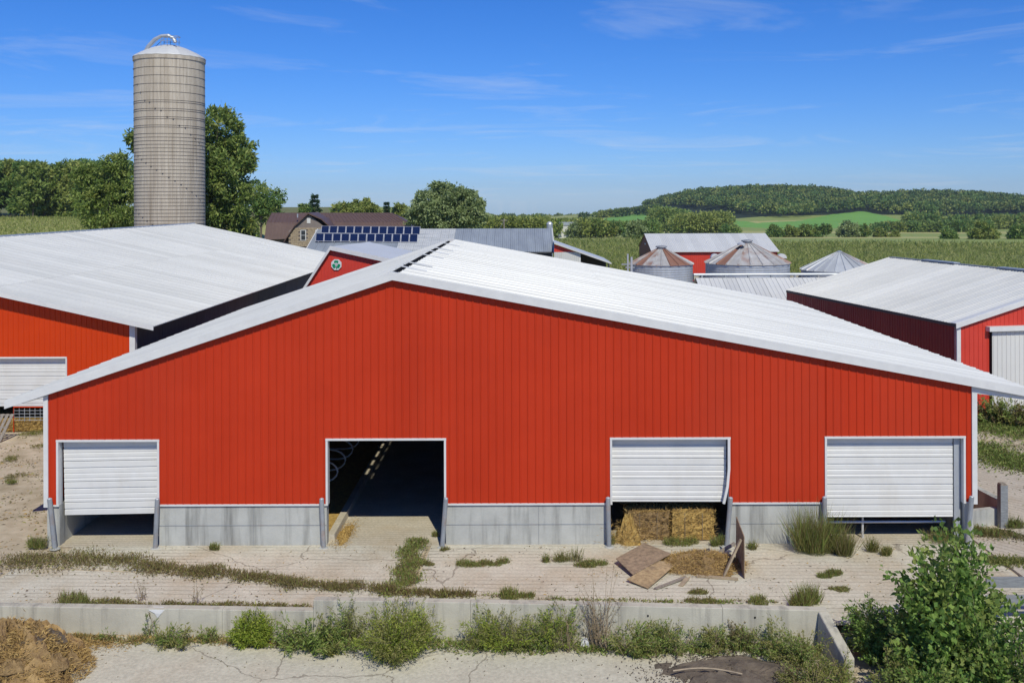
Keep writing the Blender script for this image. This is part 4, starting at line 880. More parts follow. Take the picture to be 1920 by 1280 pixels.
# manure heap at the lower left
c = on(30, 1262, -.46); mh = thing('manure_heap', 'heap of strawy brown manure in the lower left corner', 'manure heap', (c.x-.2, c.y, -.49)); lump('heap', 1.75, 1.35, .98, 'manure', mh, 21, n=52, rough=.07)
n = 15000; rr = np.sqrt(rng.random(n)); aa = rng.uniform(0, 6.28, n); bits('straw_litter', np.stack([1.85*rr*np.cos(aa), 1.45*rr*np.sin(aa), .98*(1-rr**1.7)*(1+.1*rng.normal(size=n))+.02], 1), .13, .016, 'strawbit', mh, .5)
tl_ = thing('straw_litter', 'thin straw litter trailing from the manure heap along the wall', 'straw litter', (on(120, 1205, -.46).x, on(120, 1205, -.46).y, -.46)); bits('litter', np.stack([rng.normal(-.1, .75, 4200), rng.normal(-.05, .22, 4200), np.abs(rng.normal(0, .025, 4200))+.005], 1), .12, .016, 'strawbit', tl_, .2)
r_ = np.random.default_rng(3)
for k in range(26):
    a_ = r_.uniform(0, 6.28); q_ = r_.uniform(.2, .85); o, _ = lump('clod', r_.uniform(.14, .4), r_.uniform(.12, .32), r_.uniform(.1, .24), ('straw_brown', 'manure', 'manure', 'dirt')[k % 4], mh, 40+k, n=12); o.location = (1.7*q_*math.cos(a_), 1.3*q_*math.sin(a_), .98*(1-q_**1.7)-.02)
# soil heap lower right of the slab
c = on(1370, 1262, -.46); so_ = thing('soil_mound', 'low dark soil mound spread over the lower slab', 'soil mound', (c.x, c.y, -.49)); lump('heap', 1.6, .95, .16, 'dirt', so_, 31, n=30, rough=.12)
n = 3000; bits('soil_crumbs', np.stack([rng.normal(0, 1.0, n), rng.normal(0, .55, n), np.abs(rng.normal(0, .02, n))+.03], 1), .05, .04, 'dirt', so_, .3)
p, q_ = on(1262, 1262, -.36), on(1392, 1268, -.36); o = thing('pale_hose', 'pale curved hose lying across the dark soil mound', 'hose', (p.x, p.y, -.36)); pts = [Vector((0, 0, 0)).lerp(Vector((q_.x-p.x, q_.y-p.y, 0)), t)+Vector((0, .13*math.sin(math.pi*t), .06+.03*math.sin(math.pi*t))) for t in np.linspace(0, 1, 9)]; MB().tube(pts, .018, 6).build('hose', 'lumber', o)
p = on(1097, 1213, -.46); o = thing('concrete_rubble', 'small white broken block at the foot of the bare twig bush', 'rubble', (p.x, p.y, -.46)); m_ = MB(); m_.hexa([(-.11, -.08, 0), (.12, -.1, 0), (.1, .1, 0), (-.1, .08, 0), (-.09, -.06, .2), (.08, -.08, .16), (.07, .07, .19), (-.08, .06, .22)]); m_.build('block', 'white_trim', o)
# bedding, wire panel and pallet at the left barn
sb = thing('bedding_bank', 'bank of golden straw in the doorway of the left barn', 'straw', (-22.0, 42.2, 0)); MB().box(-4.2, 2.45, 0, 3.0, 0, .46).build('straw_bank', 'straw', sb)
bits('loose_straw', np.stack([rng.uniform(-4, 2.4, 2500), rng.normal(-.05, .06, 2500), rng.uniform(0, .5, 2500)], 1), .2, .02, 'strawbit', sb, .4)
wp = thing('wire_panel', 'orange-framed wire mesh panel in the doorway of the left barn', 'gate', (-22.2, 42.1, 0)); m_ = MB()
for x in np.arange(-.0, 2.5, .23): m_.tube([(x, 0, .45), (x, 0, 1.06)], .012, 4)
for z in np.arange(.5, 1.1, .14): m_.tube([(0, 0, z), (2.4, 0, z)], .012, 4)
m_.build('wire_mesh', 'galv', wp); m_ = MB(); m_.tube([(0, -.03, 0), (0, -.03, 1.08), (2.4, -.03, 1.08)], .03, 6); m_.build('frame', 'orange_red', wp)
pl = thing('wooden_pallet', 'weathered wooden pallet leaning at the left edge by the left barn', 'pallet', (-21.95, 40.3, 0)); 
for k in range(6): MB().hexa([(-1.0+k*.2, .0, 0), (-.87+k*.2, .0, 0), (-.87+k*.2, .03, 0), (-1.0+k*.2, .03, 0), (-.72+k*.2, .55, 1.05), (-.59+k*.2, .55, 1.05), (-.59+k*.2, .58, 1.05), (-.72+k*.2, .58, 1.05)]).build('slat', 'wood', pl)
for t in (.05, .5, .95): MB().beam((-1.0+.28*t, .06+.55*t, 1.05*t), (.13+.28*t, .06+.55*t, 1.05*t), .09, .06).build('stringer', 'wood', pl)
# ------------------------------------------------------------ plants
def shrub(name, label, loc, rad, h, stems, per, LL_, LW, mats, cat='shrub', group=None, up=1.0, bare=.0, stemmat='bark', lean=(0, 0), droop=.25):
    """many curved stems rising from a small base, leaves set along each"""
    o = thing(name, label, cat, loc, group=group)
    nb = max(1, int(rad*5)); bx_ = rng.uniform(-.5, .5, (nb, 2))*rad*np.array([1.1, .7]); bh = rng.uniform(.6, 1.08, nb); bi = rng.integers(0, nb, stems)
    a = rng.uniform(0, 2*np.pi, stems); q_ = np.sqrt(rng.random(stems)); hh = h*bh[bi]*(1-.4*q_**2)*rng.uniform(.35, 1.12, stems); hh[rng.random(stems) < .06] *= 1.25
    bb = np.concatenate([bx_[bi], np.zeros((stems, 1))], 1); base = bb+rng.normal(size=(stems, 3))*np.array([.05, .05, 0])
    tip = bb+np.stack([np.cos(a)*q_*rad*.72+lean[0], np.sin(a)*q_*rad*.6+lean[1], hh], 1)
    mid = (base+tip)/2+np.stack([-np.cos(a)*q_*rad*.12, -np.sin(a)*q_*rad*.12, hh*.12*up], 1)+rng.normal(size=(stems, 3))*rad*.06
    sm = MB()
    for k in range(min(stems, 90)):
        sm.tube([base[k], mid[k], tip[k]], [max(.007, h*.004), max(.005, h*.003), .003], 3, caps=False)
    sm.build('stems', stemmat, o)
    n = stems*per
    if n:
        k = np.repeat(np.arange(stems), per); t = np.clip(rng.beta(1.4, 1.0, n)*(1-bare)+bare, 0, 1)[:, None]
        P = base[k]*(1-t)**2+2*mid[k]*t*(1-t)+tip[k]*t*t+rng.normal(size=(n, 3))*np.array([rad, rad, rad])*.045
        out = P-np.array([0, 0, h*.35]); D = nrm(nrm(out)*.7+rng.normal(size=(n, 3))*.75+np.array([0, 0, .25-droop])); P[:, 2] = np.maximum(P[:, 2], .02)
        mi_ = rng.integers(0, len(mats), stems)[k] if len(mats) > 1 else None
        quads_mesh('foliage', leaves(P, D, rng.uniform(.4, 1.45, n)*LL_, LW*rng.uniform(.5, 1.4, n)), mats, o, midx=mi_)
    return o
def blades(P, h, w, spread=.5):
    n = len(P); a = rng.uniform(0, 6.28, n); d = np.stack([np.cos(a)*spread*rng.random(n), np.sin(a)*spread*rng.random(n), np.ones(n)], 1); return leaves(P, d, h*rng.uniform(.5, 1.15, n), w)
def tuft(name, label, u, v, z, rad, h, n, mats=('grass',), cat='grass tuft', group='grass tufts on the yard', w=.014, spread=.8, ry=.6):
    p = on(u, v, z); o = thing(name, label, cat, (p.x, p.y, z), group=group); q_ = np.sqrt(rng.random(n))*rad; a = rng.uniform(0, 6.28, n)
    nc = max(2, int(rad*9)); cen = rng.uniform(-.7, .7, (nc, 2))*rad; ch = rng.uniform(.55, 1.15, nc); ci = rng.integers(0, nc, n); q_ = q_*.5
    P = np.stack([cen[ci, 0]+q_*np.cos(a), (cen[ci, 1]+q_*np.sin(a))*ry, np.zeros(n)], 1); hh = h*ch[ci]*(1-.4*(q_/rad)**2)*rng.uniform(.6, 1.1, n)
    m2 = n//2; D2 = rand_dirs(m2); D2[:, 2] = np.abs(D2[:, 2])*.5; P2 = P[:m2]+np.stack([rng.normal(size=m2)*.03, rng.normal(size=m2)*.03, hh[:m2]*rng.random(m2)*.8], 1); A_ = np.concatenate([blades(P, hh, w, spread), leaves(P2, D2, .055, .02)])
    mm_ = list(mats)+['weed_dry', 'olive']; tag(quads_mesh('blades', A_, mm_, o, midx=rng.integers(0, len(mm_), len(A_))), kind='stuff'); return o
def strip(name, label, pts, wid, h, n, mats, z=0, leaf=.05, cat='weeds'):
    """weeds along a crack: nobody could count them"""
    P = np.array([tuple(on(u, v, z)) for u, v in pts]); d = np.linalg.norm(np.diff(P, axis=0), axis=1); cum = np.concatenate([[0], np.cumsum(d)])
    s = rng.random(n)*cum[-1]; X = np.stack([np.interp(s, cum, P[:, i]) for i in range(3)], 1)
    wv = np.interp(s, cum, np.linspace(0, 1, len(cum))); W = np.array(wid) if np.ndim(wid) else np.full(len(cum), wid); ww_ = np.interp(s, cum, W); lump_ = .5+.5*np.sin(s*2.3)*np.sin(s*5.1+1); keep = (.45+.75*np.abs(np.sin(s*1.7+.6)*np.sin(s*4.3))+.2*np.sin(s*11)) > rng.random(n); s = s[keep]; X = X[keep]; ww_ = ww_[keep]; lump_ = lump_[keep]; n = len(s)
    off = rng.normal(size=n)*.38; X[:, 1] += (off+.35*np.sin(s*3.1)*np.sin(s*1.3))*ww_*(.6+.7*np.abs(lump_)); X[:, 0] += rng.normal(size=n)*(.05+.32*ww_)+.12*np.sin(s*4.7); X[:, 2] = z
    hh = h*np.clip(1-np.abs(off)*.7, .2, 1)*(.6+.6*np.abs(lump_)); X[:, 2] += hh*rng.random(n)*.5
    nb = n//2; A = blades(X[:nb], hh[:nb], .014, 1.2); D = rand_dirs(n-nb); D[:, 2] = np.abs(D[:, 2])*.6+.1; B = leaves(X[nb:], D, leaf*2, leaf*.6)
    return tag(quads_mesh(name, np.concatenate([A, B]), list(mats), None, midx=rng.integers(0, len(mats), n)), label, cat, kind='stuff')
strip('weed_strip', 'brown-green weeds filling the crack that crosses the yard', [(0, 1062), (70, 1052), (130, 1048), (210, 1055), (300, 1066), (420, 1080), (520, 1090), (620, 1103), (730, 1110), (830, 1116), (880, 1119)], [1.0, 1.05, 1.0, .75, .6, .5, .42, .34, .3, .26, .2], .22, 19000, ['weed_dry', 'olive', 'weed_dry', 'weed_dry'])
strip('weed_strip', 'green weeds in the joint running from the open doorway to the wall', [(776, 1014), (772, 1040), (768, 1060), (762, 1080), (752, 1100), (745, 1112)], [.32, .4, .3, .45, .42, .5], .15, 7500, ['weed', 'olive', 'weed_dry'])
P_s = [(180, 1128), (260, 1135), (350, 1136), (470, 1138), (575, 1138)]
strip('weed_strip', 'dry brown weeds along the back of the lower wall', P_s, .2, .14, 3200, ['weed_dry', 'weed_dry', 'olive'])
strip('weed_strip', 'thin weeds along the back of the higher wall', [(900, 1117), (1000, 1122), (1150, 1128), (1300, 1130), (1460, 1130)], .14, .1, 1600, ['weed_dry', 'weed', 'olive'])
strip('weed_strip', 'low green growth at the foot of the retaining wall', [(520, 1207), (700, 1212), (820, 1213), (960, 1216), (1100, 1220), (1250, 1222), (1420, 1222), (1540, 1222)], .36, .2, 9000, ['weed', 'weed', 'olive', 'weed_dry'], z=-.46, leaf=.06)
strip('weed_strip', 'dry litter and weeds at the foot of the lower wall', [(110, 1198), (250, 1200), (400, 1204), (540, 1208)], .26, .13, 4600, ['weed_dry', 'strawbit', 'olive'], z=-.46)
strip('grass_verge', 'mown green grass strip beside the drive at the right', [(1828, 838), (1870, 853), (1930, 880)], 1.9, .12, 9000, ['grass', 'weed'], leaf=.08, cat='grass')
strip('grass_verge', 'grass below the bushes at the right barn', [(1828, 795), (1870, 803), (1930, 812)], 2.2, .2, 7000, ['grass', 'weed'], leaf=.1, cat='grass')
strip('grass_verge', 'thin weeds crossing the grooved apron at the right', [(1840, 1005), (1880, 1000), (1925, 1010)], .5, .16, 2600, ['grass', 'weed_dry'], cat='grass')
strip('grass_verge', 'grass line on the apron above the plank fence', [(1835, 1050), (1880, 1058), (1925, 1050)], .5, .16, 2600, ['grass', 'olive'], cat='grass')
for u, v, rad, h, n, m, lab in [
    (405, 1030, .22, .32, 260, ('grass', 'weed'), 'single green grass tuft against the concrete base left of the open doorway'),
    (880, 1060, .5, .17, 800, ('weed', 'olive'), 'flat weed patch right of the joint, left half of the pair'),
    (925, 1058, .4, .19, 700, ('weed', 'olive', 'weed_dry'), 'flat weed patch with dry stalks, right half of the pair'),
    (1105, 1062, .46, .2, 1100, ('weed',), 'dense low green weed cushion left of the chipboard'),
    (1062, 1052, .38, .42, 300, ('grass', 'olive'), 'upright yellowish weeds behind the dense green cushion'),
    (1016, 1055, .2, .34, 120, ('weed',), 'sparse spiky weed left of the yellowish weeds'),
    (808, 1058, .22, .16, 260, ('weed_dry', 'olive'), 'small dry tuft just right of the weedy joint'),
    (832, 1032, .16, .2, 160, ('olive', 'weed_dry'), 'tiny dry tuft at the bollard right of the open doorway'),
    (815, 1006, .14, .3, 120, ('weed',), 'green weed inside the shadow of the open doorway'),
    (1535, 1035, .62, 1.75, 1500, ('grass', 'olive', 'weed'), 'tall yellow-green grass clump left of the widest door'),
    (1568, 1040, .42, 1.0, 900, ('olive', 'weed_dry', 'grass'), 'yellowish lower grass clump right beside the tall one'),
    (1640, 1036, .24, .5, 220, ('grass', 'olive'), 'thin seeding grass tuft in front of the widest door'),
    (1664, 1040, .24, .34, 420, ('olive', 'grass'), 'rounded olive tuft in front of the widest door'),
    (1548, 1078, .4, .16, 900, ('weed', 'grass'), 'flat green weed mat on the grooved slab'),
    (1580, 1103, .36, .1, 700, ('weed_dry', 'weed'), 'dark flat weed mat nearest the leafy bush'),
    (1415, 1030, .22, .4, 170, ('weed', 'grass'), 'slim weed tuft right of the upright chipboard panel'),
    (1275, 1020, .5, .26, 800, ('weed', 'olive'), 'low green weeds in front of the golden bale'),
    (1345, 1022, .22, .5, 340, ('weed',), 'taller green weeds right of the golden bale'),
    (1148, 1020, .14, .5, 70, ('weed_dry', 'olive'), 'dry thin stalks left of the bales'),
    (1304, 1112, .34, .12, 600, ('weed_dry', 'olive'), 'flat brown weed patch below the straw heap'),
    (1312, 1128, .4, .15, 500, ('olive', 'weed_dry'), 'olive weeds behind the wall below the straw heap'),
    (65, 1026, .34, .42, 650, ('grass', 'weed'), 'green clump at the left front corner of the barn'),
    (150, 1133, .62, .36, 1500, ('weed', 'olive', 'weed_dry'), 'mounded weeds at the left behind the lower wall'),
    (945, 1121, .42, .3, 600, ('olive', 'weed'), 'weedy clump behind the wall left of the dry twig bush'),
    (985, 1121, .24, .26, 300, ('olive', 'weed'), 'smaller weedy clump behind the wall next to the larger one'),
    (1412, 1131, .34, .24, 400, ('olive', 'weed'), 'small weed clump behind the wall near its right end'),
    (1512, 1132, .5, .55, 1000, ('weed', 'olive'), 'bushy weed behind the right end of the wall'),
    (1850, 1003, .5, .4, 700, ('weed', 'weed_dry'), 'mixed weeds below the pit wall'),
    (1905, 990, .4, .4, 500, ('grass', 'weed'), 'grass clump right of the timber post'),
    (1765, 1015, .6, .35, 700, ('weed', 'olive'), 'weeds at the right foot of the widest door'),
    (20, 905, .35, .25, 260, ('grass', 'weed'), 'green tuft on the sandy ground at the far left'),
    (25, 860, .5, .16, 260, ('grass', 'olive'), 'straw-coloured grass patch, upper one on the sandy ground'),
    (20, 893, .5, .16, 260, ('grass', 'weed_dry'), 'straw-coloured grass patch, lower one on the sandy ground'),
    (60, 812, .8, .2, 500, ('grass', 'olive'), 'grass along the straw bank of the left barn'),
    (70, 838, .4, .18, 200, ('olive', 'weed_dry'), 'dry tuft beside the barn corner on the sandy ground')]:
    tuft('grass_tuft', lab, u, v, 0, rad, h, n, m)
for u, v, lab in ((258, 1128, 'tall dry weed stalk, left one behind the lower wall'), (378, 1132, 'tall dry weed stalk, right one behind the lower wall')):
    p = on(u, v, 0); shrub('dry_weed', lab, (p.x, p.y, 0), .28, .62, 9, 14, .05, .014, ['weed_dry'], 'weed', 'dry stalks behind the lower wall', stemmat='twig')
# shrubs in front of the retaining wall
for nm, u, v, rad, h, st, per, LL_, LW, mats, lab, cat in [
    ('willow_bush', 474, 1206, .55, 1.08, 170, 50, .09, .022, ['willow'], 'rounded bright yellow-green bush before the lower wall', 'bush'),
    ('leafy_weed', 322, 1210, .6, .66, 54, 30, .09, .026, ['weed', 'olive'], 'leafy weeds left of the bright rounded bush', 'weed'),
    ('leafy_weed', 282, 1196, .22, .72, 9, 22, .08, .02, ['weed', 'weed_dry'], 'slender dark weed beneath the broken wall top', 'weed'),
    ('leafy_weed', 205, 1198, .3, .4, 9, 16, .08, .02, ['weed', 'weed_dry'], 'sparse weed farthest left before the lower wall', 'weed'),
    ('leafy_weed', 400, 1203, .4, .44, 26, 24, .08, .022, ['olive', 'weed'], 'small weeds touching the bright rounded bush', 'weed'),
    ('leafy_shrub', 586, 1216, .9, .85, 76, 50, .12, .03, ['weed', 'weed', 'olive'], 'dark green leafy shrub at the step of the wall', 'shrub'),
    ('willow_shrub', 672, 1204, .7, 1.3, 62, 52, .085, .016, ['olive', 'weed'], 'airy olive shrub left of the big yellow-green one', 'shrub'),
    ('willow_shrub', 745, 1236, 1.2, 1.45, 210, 64, .09, .02, ['willow', 'olive'], 'biggest yellow-green willow shrub spilling onto the slab', 'shrub'),
    ('willow_shrub', 786, 1206, .46, 1.08, 50, 50, .085, .017, ['willow', 'weed'], 'upright green shrub joined to the right of the biggest willow', 'shrub'),
    ('willow_shrub', 950, 1214, 1.0, 1.3, 130, 56, .085, .016, ['olive', 'willow'], 'wide olive willow shrub left of the bare twig bush', 'shrub'),
    ('willow_shrub', 1038, 1216, .7, 1.34, 100, 50, .085, .017, ['willow', 'weed', 'olive'], 'green willow shrub touching the bare twig bush', 'shrub'),
    ('bare_twig_bush', 1098, 1214, .8, 1.9, 90, 9, .06, .016, ['weed_dry'], 'tall bare twiggy bush with brown stems', 'bush'),
    ('leafy_weed', 1172, 1228, .75, .85, 60, 40, .10, .026, ['weed', 'olive'], 'leafy dark weeds right of the bare twig bush', 'weed'),
    ('leafy_weed', 1262, 1222, .75, 1.0, 54, 36, .10, .022, ['weed', 'olive'], 'tall leafy weeds under the middle of the higher wall', 'weed'),
    ('leafy_weed', 1340, 1222, .75, .85, 58, 40, .09, .022, ['olive', 'weed'], 'olive weeds left of the soil mound top', 'weed'),
    ('leafy_weed', 1405, 1220, .65, .75, 50, 40, .09, .022, ['olive', 'weed_dry', 'weed'], 'browning weeds near the right end of the wall', 'weed'),
    ('leafy_weed', 1500, 1242, .95, .85, 120, 44, .08, .022, ['olive', 'weed'], 'dense olive weeds before the wall return', 'weed'),
    ('leafy_weed', 1530, 1195, .4, .8, 30, 34, .08, .022, ['weed', 'olive'], 'weeds climbing at the corner of the wall return', 'weed'),
    ('leafy_weed', 1545, 1290, .8, .85, 80, 50, .07, .022, ['olive', 'olive', 'weed'], 'olive brushwood at the bottom edge left of the leafy bush', 'brush'),
    ('leafy_weed', 1470, 1282, .5, .4, 40, 34, .07, .02, ['weed_dry', 'olive'], 'low dry brush on the right of the soil mound', 'brush')]:
    p = on(u, v, -.46); shrub(nm, lab, (p.x, min(p.y, ww(p.x)-.12) if p.x < 7 else p.y, -.49), rad, h, st, per, LL_, LW, mats, cat, 'plants along the retaining wall', bare=.12 if 'twig' not in nm else .5, stemmat='twig' if 'twig' in nm or 'weed' in nm else 'bark', droop=.0)
def gz(x, y): return float(hgt(x, y))
# the large bush at the lower right and the growth under it
for nm, u, v, Y, rad, h, st, per, LL_, LW, mats, lab in [
    ('leafy_bush', 1800, 0, 20.6, 1.5, 3.3, 270, 64, .13, .10, ['bush', 'bush', 'weed'], 'large leafy bush with broad glossy leaves at the lower right'),
    ('leafy_bush', 1655, 0, 21.9, 1.0, 1.55, 220, 64, .09, .04, ['weed', 'bush'], 'dense green bush between the wall return and the large bush'),
    ('leafy_bush', 1880, 0, 19.6, 1.2, 2.4, 130, 56, .11, .075, ['bush', 'weed'], 'leafy bush at the right edge below the plank fence'),
    ('leafy_bush', 1750, 0, 19.4, 1.1, 1.5, 130, 56, .10, .06, ['bush', 'weed'], 'lower dark bush at the bottom edge under the large bush'),
    ('leafy_bush', 1665, 0, 20.0, .8, 1.1, 90, 50, .08, .035, ['weed', 'olive'], 'lower green bush at the bottom edge beside the wall return')]:
    x = (u-PU)/FPX*Y; shrub(nm, lab, (x, Y, gz(x, Y)-.03), rad, h, st, per, LL_, LW, mats, 'bush', 'bushes in the lower right corner', bare=.08, droop=.1)
for k, (u, v, rad, h, lab) in enumerate(((1845, 792, .9, 1.1, 'dark shrub at the foot of the right barn by the main barn corner'), (1885, 797, 1.0, 1.35, 'taller shrub before the white sliding door'), (1930, 800, 1.0, 1.2, 'shrub at the right edge before the sliding door'))):
    p = on(u, v, 0); shrub('leafy_shrub', lab, (p.x, p.y, 0), rad, h, 70, 46, .14, .05, ['weed', 'olive', 'weed_dry'], 'shrub', 'shrubs at the right barn')
# ------------------------------------------------------------ trees
def tree(name, label, blobs, Y, mat, leaf=.38, dens=1.0, group=None, ground=None, depth=1.0, cat='tree', conifer=False, ragged=.5, lw=.42):
    """blobs: photo-pixel circles (u, v, r) turned into real crown lobes at depth Y"""
    cs = [(at(u, v, Y), r/FPX*Y) for u, v, r in blobs]; x = sum(c.x*r for c, r in cs)/sum(r for c, r in cs); g = gz(x, Y) if ground is None else ground
    o = thing(name, label, cat, (x, Y, g), group=group); PP = []; DD = []; LLs = []; MI = []
    for i, (c, R) in enumerate(cs):
        c = np.array([c.x-x, (rng.uniform(-.35, .35)*R if len(cs) > 1 else 0), c.z-g])
        nc = max(8, int(28*dens*max(1, R/2.2)**1.6)); d = rand_dirs(nc); d[:, 2] = d[:, 2]*.95+.05
        q_ = R*(.45+.6*rng.random(nc)**.6); cc = c+d*q_[:, None]*np.array([1, depth, 1]); cr = R*rng.uniform(.11, .25, nc)*(1 if R > 2 else 1.25)
        per = max(10, int(54*dens)); k = np.repeat(np.arange(nc), per); n = len(k)
        off = rng.normal(size=(n, 3))*np.array([1, 1, .7]); P = cc[k]+off*cr[k][:, None]*ragged*1.5
        MI.append(rng.choice(4, nc, p=[.5, .2, .2, .1])[k]); PP.append(P); DD.append(nrm(d[k]*.5+rng.normal(size=(n, 3))*.8+np.array([0, 0, -.25]))); LLs.append(np.full(n, leaf))
    P = np.concatenate(PP); D = np.concatenate(DD); L = np.concatenate(LLs)*rng.uniform(.6, 1.3, len(P)); ok = P[:, 2] > .2
    quads_mesh('crown', leaves(P[ok], D[ok], L[ok], L[ok]*lw), [mat, mat, 'leaf_tree' if mat != 'leaf_pale' else mat, 'leaf_olive' if mat != 'leaf_pale' else mat], o, midx=np.concatenate(MI)[ok])
    R0 = max(r for c, r in cs); top = max(c.z-g for c, r in cs); tb = MB(); tr_ = max(.12, R0*.07)
    tb.tube([(0, 0, -.3), (.05*R0, 0, top*.35), (0, .03*R0, top*.9)], [tr_*1.3, tr_, tr_*.4], 7)
    for c, R in cs:
        e = Vector((c.x-x, 0, c.z-g)); s = Vector((0, 0, max(.3, e.z*.45)))
        if (e-s).length > .3: tb.tube([s, s.lerp(e, .5)+Vector((0, 0, -.1*R)), e], [tr_*.6, tr_*.4, tr_*.15], 5)
    tb.build('trunk', 'bark', o); return o
def conifer(name, label, u, vt, vb, hw, Y, group=None):
    t = at(u, vt, Y); g = gz(t.x, Y); H = t.z-g; R = hw/FPX*Y; o = thing(name, label, 'tree', (t.x, Y, g), group=group); n = 3600
    t_ = rng.random(n)**.75; lay = np.floor(t_*12)/12+rng.normal(size=n)*.012; r = R*(1-lay)*(.35+.65*rng.random(n)**.5)*(.8+.3*np.sin(lay*40)); a = rng.uniform(0, 6.28, n)
    P = np.stack([r*np.cos(a), r*np.sin(a), H*(.1+.9*lay)-r*.22], 1); D = np.stack([np.cos(a), np.sin(a), -.25+.3*rng.normal(size=n)], 1)
    quads_mesh('crown', leaves(P, D, .75*rng.uniform(.6, 1.2, n), .22), 'conifer', o); MB().tube([(0, 0, -.3), (0, 0, H*.95)], [H*.025, .03], 6).build('trunk', 'bark', o)
tree('walnut_tree', 'tall feathery green tree standing right behind the silo', [(408, 245, 40), (430, 272, 36), (392, 300, 44), (428, 330, 46), (400, 375, 56), (445, 385, 34), (425, 425, 44), (455, 430, 24), (455, 300, 22), (340, 290, 60), (330, 360, 70), (262, 265, 20)], 112, 'leaf_tree', leaf=.55, dens=1.25, lw=.36)
tree('walnut_tree', 'green tree just left of the silo', [(218, 312, 24), (200, 345, 34), (232, 350, 34), (195, 390, 42), (230, 400, 40), (160, 330, 22), (168, 365, 26)], 116, 'leaf_tree', leaf=.5, dens=1.2, lw=.36)
tree('dark_tree', 'dark rounded tree left of the brown roofed house', [(478, 362, 26), (500, 375, 28), (470, 395, 26), (508, 395, 22)], 175, 'leaf_dark', leaf=.6)
tree('maple_tree', 'broad pale green maple behind the solar barn', [(832, 372, 28), (805, 388, 32), (850, 385, 36), (878, 378, 24), (890, 398, 20), (790, 408, 26), (835, 410, 36), (875, 412, 24)], 150, 'leaf_pale', leaf=.55, dens=1.35)
conifer('pine_tree', 'dark conifer rising behind the brown roof', 590, 360, 420, 22, 190)
tree('dark_tree', 'small dark tree touching the left of the conifer', [(572, 392, 12), (580, 400, 12)], 190, 'leaf_dark', leaf=.5)
for u, v, r, lab in ((640, 395, 15, 'leftmost tree in the row behind the brown roof'), (668, 390, 16, 'second tree in the row behind the brown roof'), (692, 390, 16, 'third tree in the row, level with the second'), (752, 396, 14, 'tree behind the roof beside the pale maple')):
    tree('background_tree', lab, [(u, v, r), (u+6, v+10, r), (u-7, v+9, r*.9)], 230, 'leaf_olive', leaf=.7, group='row of trees behind the house')
conifer('pine_tree', 'smaller conifer in the row behind the brown roof', 725, 374, 420, 13, 230)
conifer('pine_tree', 'narrow conifer beside the smaller conifer behind the roof', 741, 384, 420, 8, 230)
# wood edge on the left
r_ = np.random.default_rng(11); names = ['leaf_dark', 'leaf_tree', 'leaf_olive']
ordn = ['first', 'second', 'third', 'fourth', 'fifth', 'sixth', 'seventh', 'eighth', 'ninth', 'tenth', 'eleventh', 'twelfth']
for k in range(11):
    u = -22+k*21; vt = 303+r_.uniform(-5, 7)+ (6 if k > 7 else 0); rr_ = r_.uniform(17, 22)
    tree('woodland_tree', f'{ordn[k]} tree from the left along the front of the left wood', [(u, vt+rr_, rr_), (u-9, vt+rr_*2.1, rr_*.95), (u+9, vt+rr_*2.4, rr_), (u+2, vt+rr_*3.4, rr_*1.05), (u-6, vt+rr_*4.3, rr_*.9)], 252+r_.uniform(-6, 8), names[k % 3], leaf=1.0, dens=.8, group='front trees of the left wood')
V_ = []
for k in range(46):
    u = r_.uniform(-60, 250); Y = r_.uniform(268, 300); vt = 305+r_.uniform(-4, 22); c = at(u, vt, Y); n = 520; d = rand_dirs(n); d[:, 2] = np.abs(d[:, 2])*1.0-.2
    P = np.array([c.x, Y, c.z-2.5])+d*np.array([3.6, 3.6, 3.4])*rng.uniform(.7, 1.05, n)[:, None]; P[n//2:, 2] -= rng.uniform(0, 10, n-n//2); V_.append(leaves(P, d+rng.normal(size=(n, 3))*.5, 1.1, .5))
tag(quads_mesh('woodland_mass', np.concatenate(V_), ['leaf_dark']), 'dark mass of woodland behind the front trees at the left', 'woodland', kind='stuff')
# hedgerow and field trees on the right and in the middle distance
FT = [(1080, 433, 17, 420, 'leaf_pale', 'pale round tree in the cornfield edge left of the far barn'), (1192, 432, 18, 300, 'leaf_pale', 'pale round tree touching the left gable of the white roofed barn'),
      (1590, 433, 19, 420, 'leaf_pale', 'pale round tree in the hedge above the rightmost bin'), (1620, 432, 12, 420, 'leaf_dark', 'dark tree right of the pale hedge tree'), (1845, 437, 24, 330, 'leaf_olive', 'large rounded tree at the right beyond the corn'),
      (1780, 441, 13, 340, 'leaf_dark', 'small rounded bush tree between fields at the right'), (1912, 440, 20, 330, 'leaf_dark', 'dark tree cut by the right edge of the picture'), (1453, 436, 15, 430, 'leaf_dark', 'leftmost dark hedge tree right of the white roof'),
      (1482, 436, 14, 430, 'leaf_olive', 'olive hedge tree, second right of the white roof'), (1508, 434, 15, 430, 'leaf_tree', 'third hedge tree right of the white roof'), (1532, 436, 13, 430, 'leaf_dark', 'fourth hedge tree right of the white roof'),
      (1549, 428, 9, 430, 'leaf_dark', 'small detached tree ending the hedge clump'), (1650, 440, 14, 420, 'leaf_olive', 'olive scrub tree right of the dark hedge tree'), (1675, 444, 12, 420, 'leaf_olive', 'low olive scrub tree farthest right in the hedge clump')]
for u, v, r, Y, m, lab in FT: tree('field_tree', lab, [(u, v-r*.2, r*.75), (u-r*.45, v+r*.25, r*.6), (u+r*.45, v+r*.2, r*.62), (u, v+r*.5, r*.6)], Y, m, leaf=1.0, dens=.8, group='trees among the far fields')
r_ = np.random.default_rng(5)
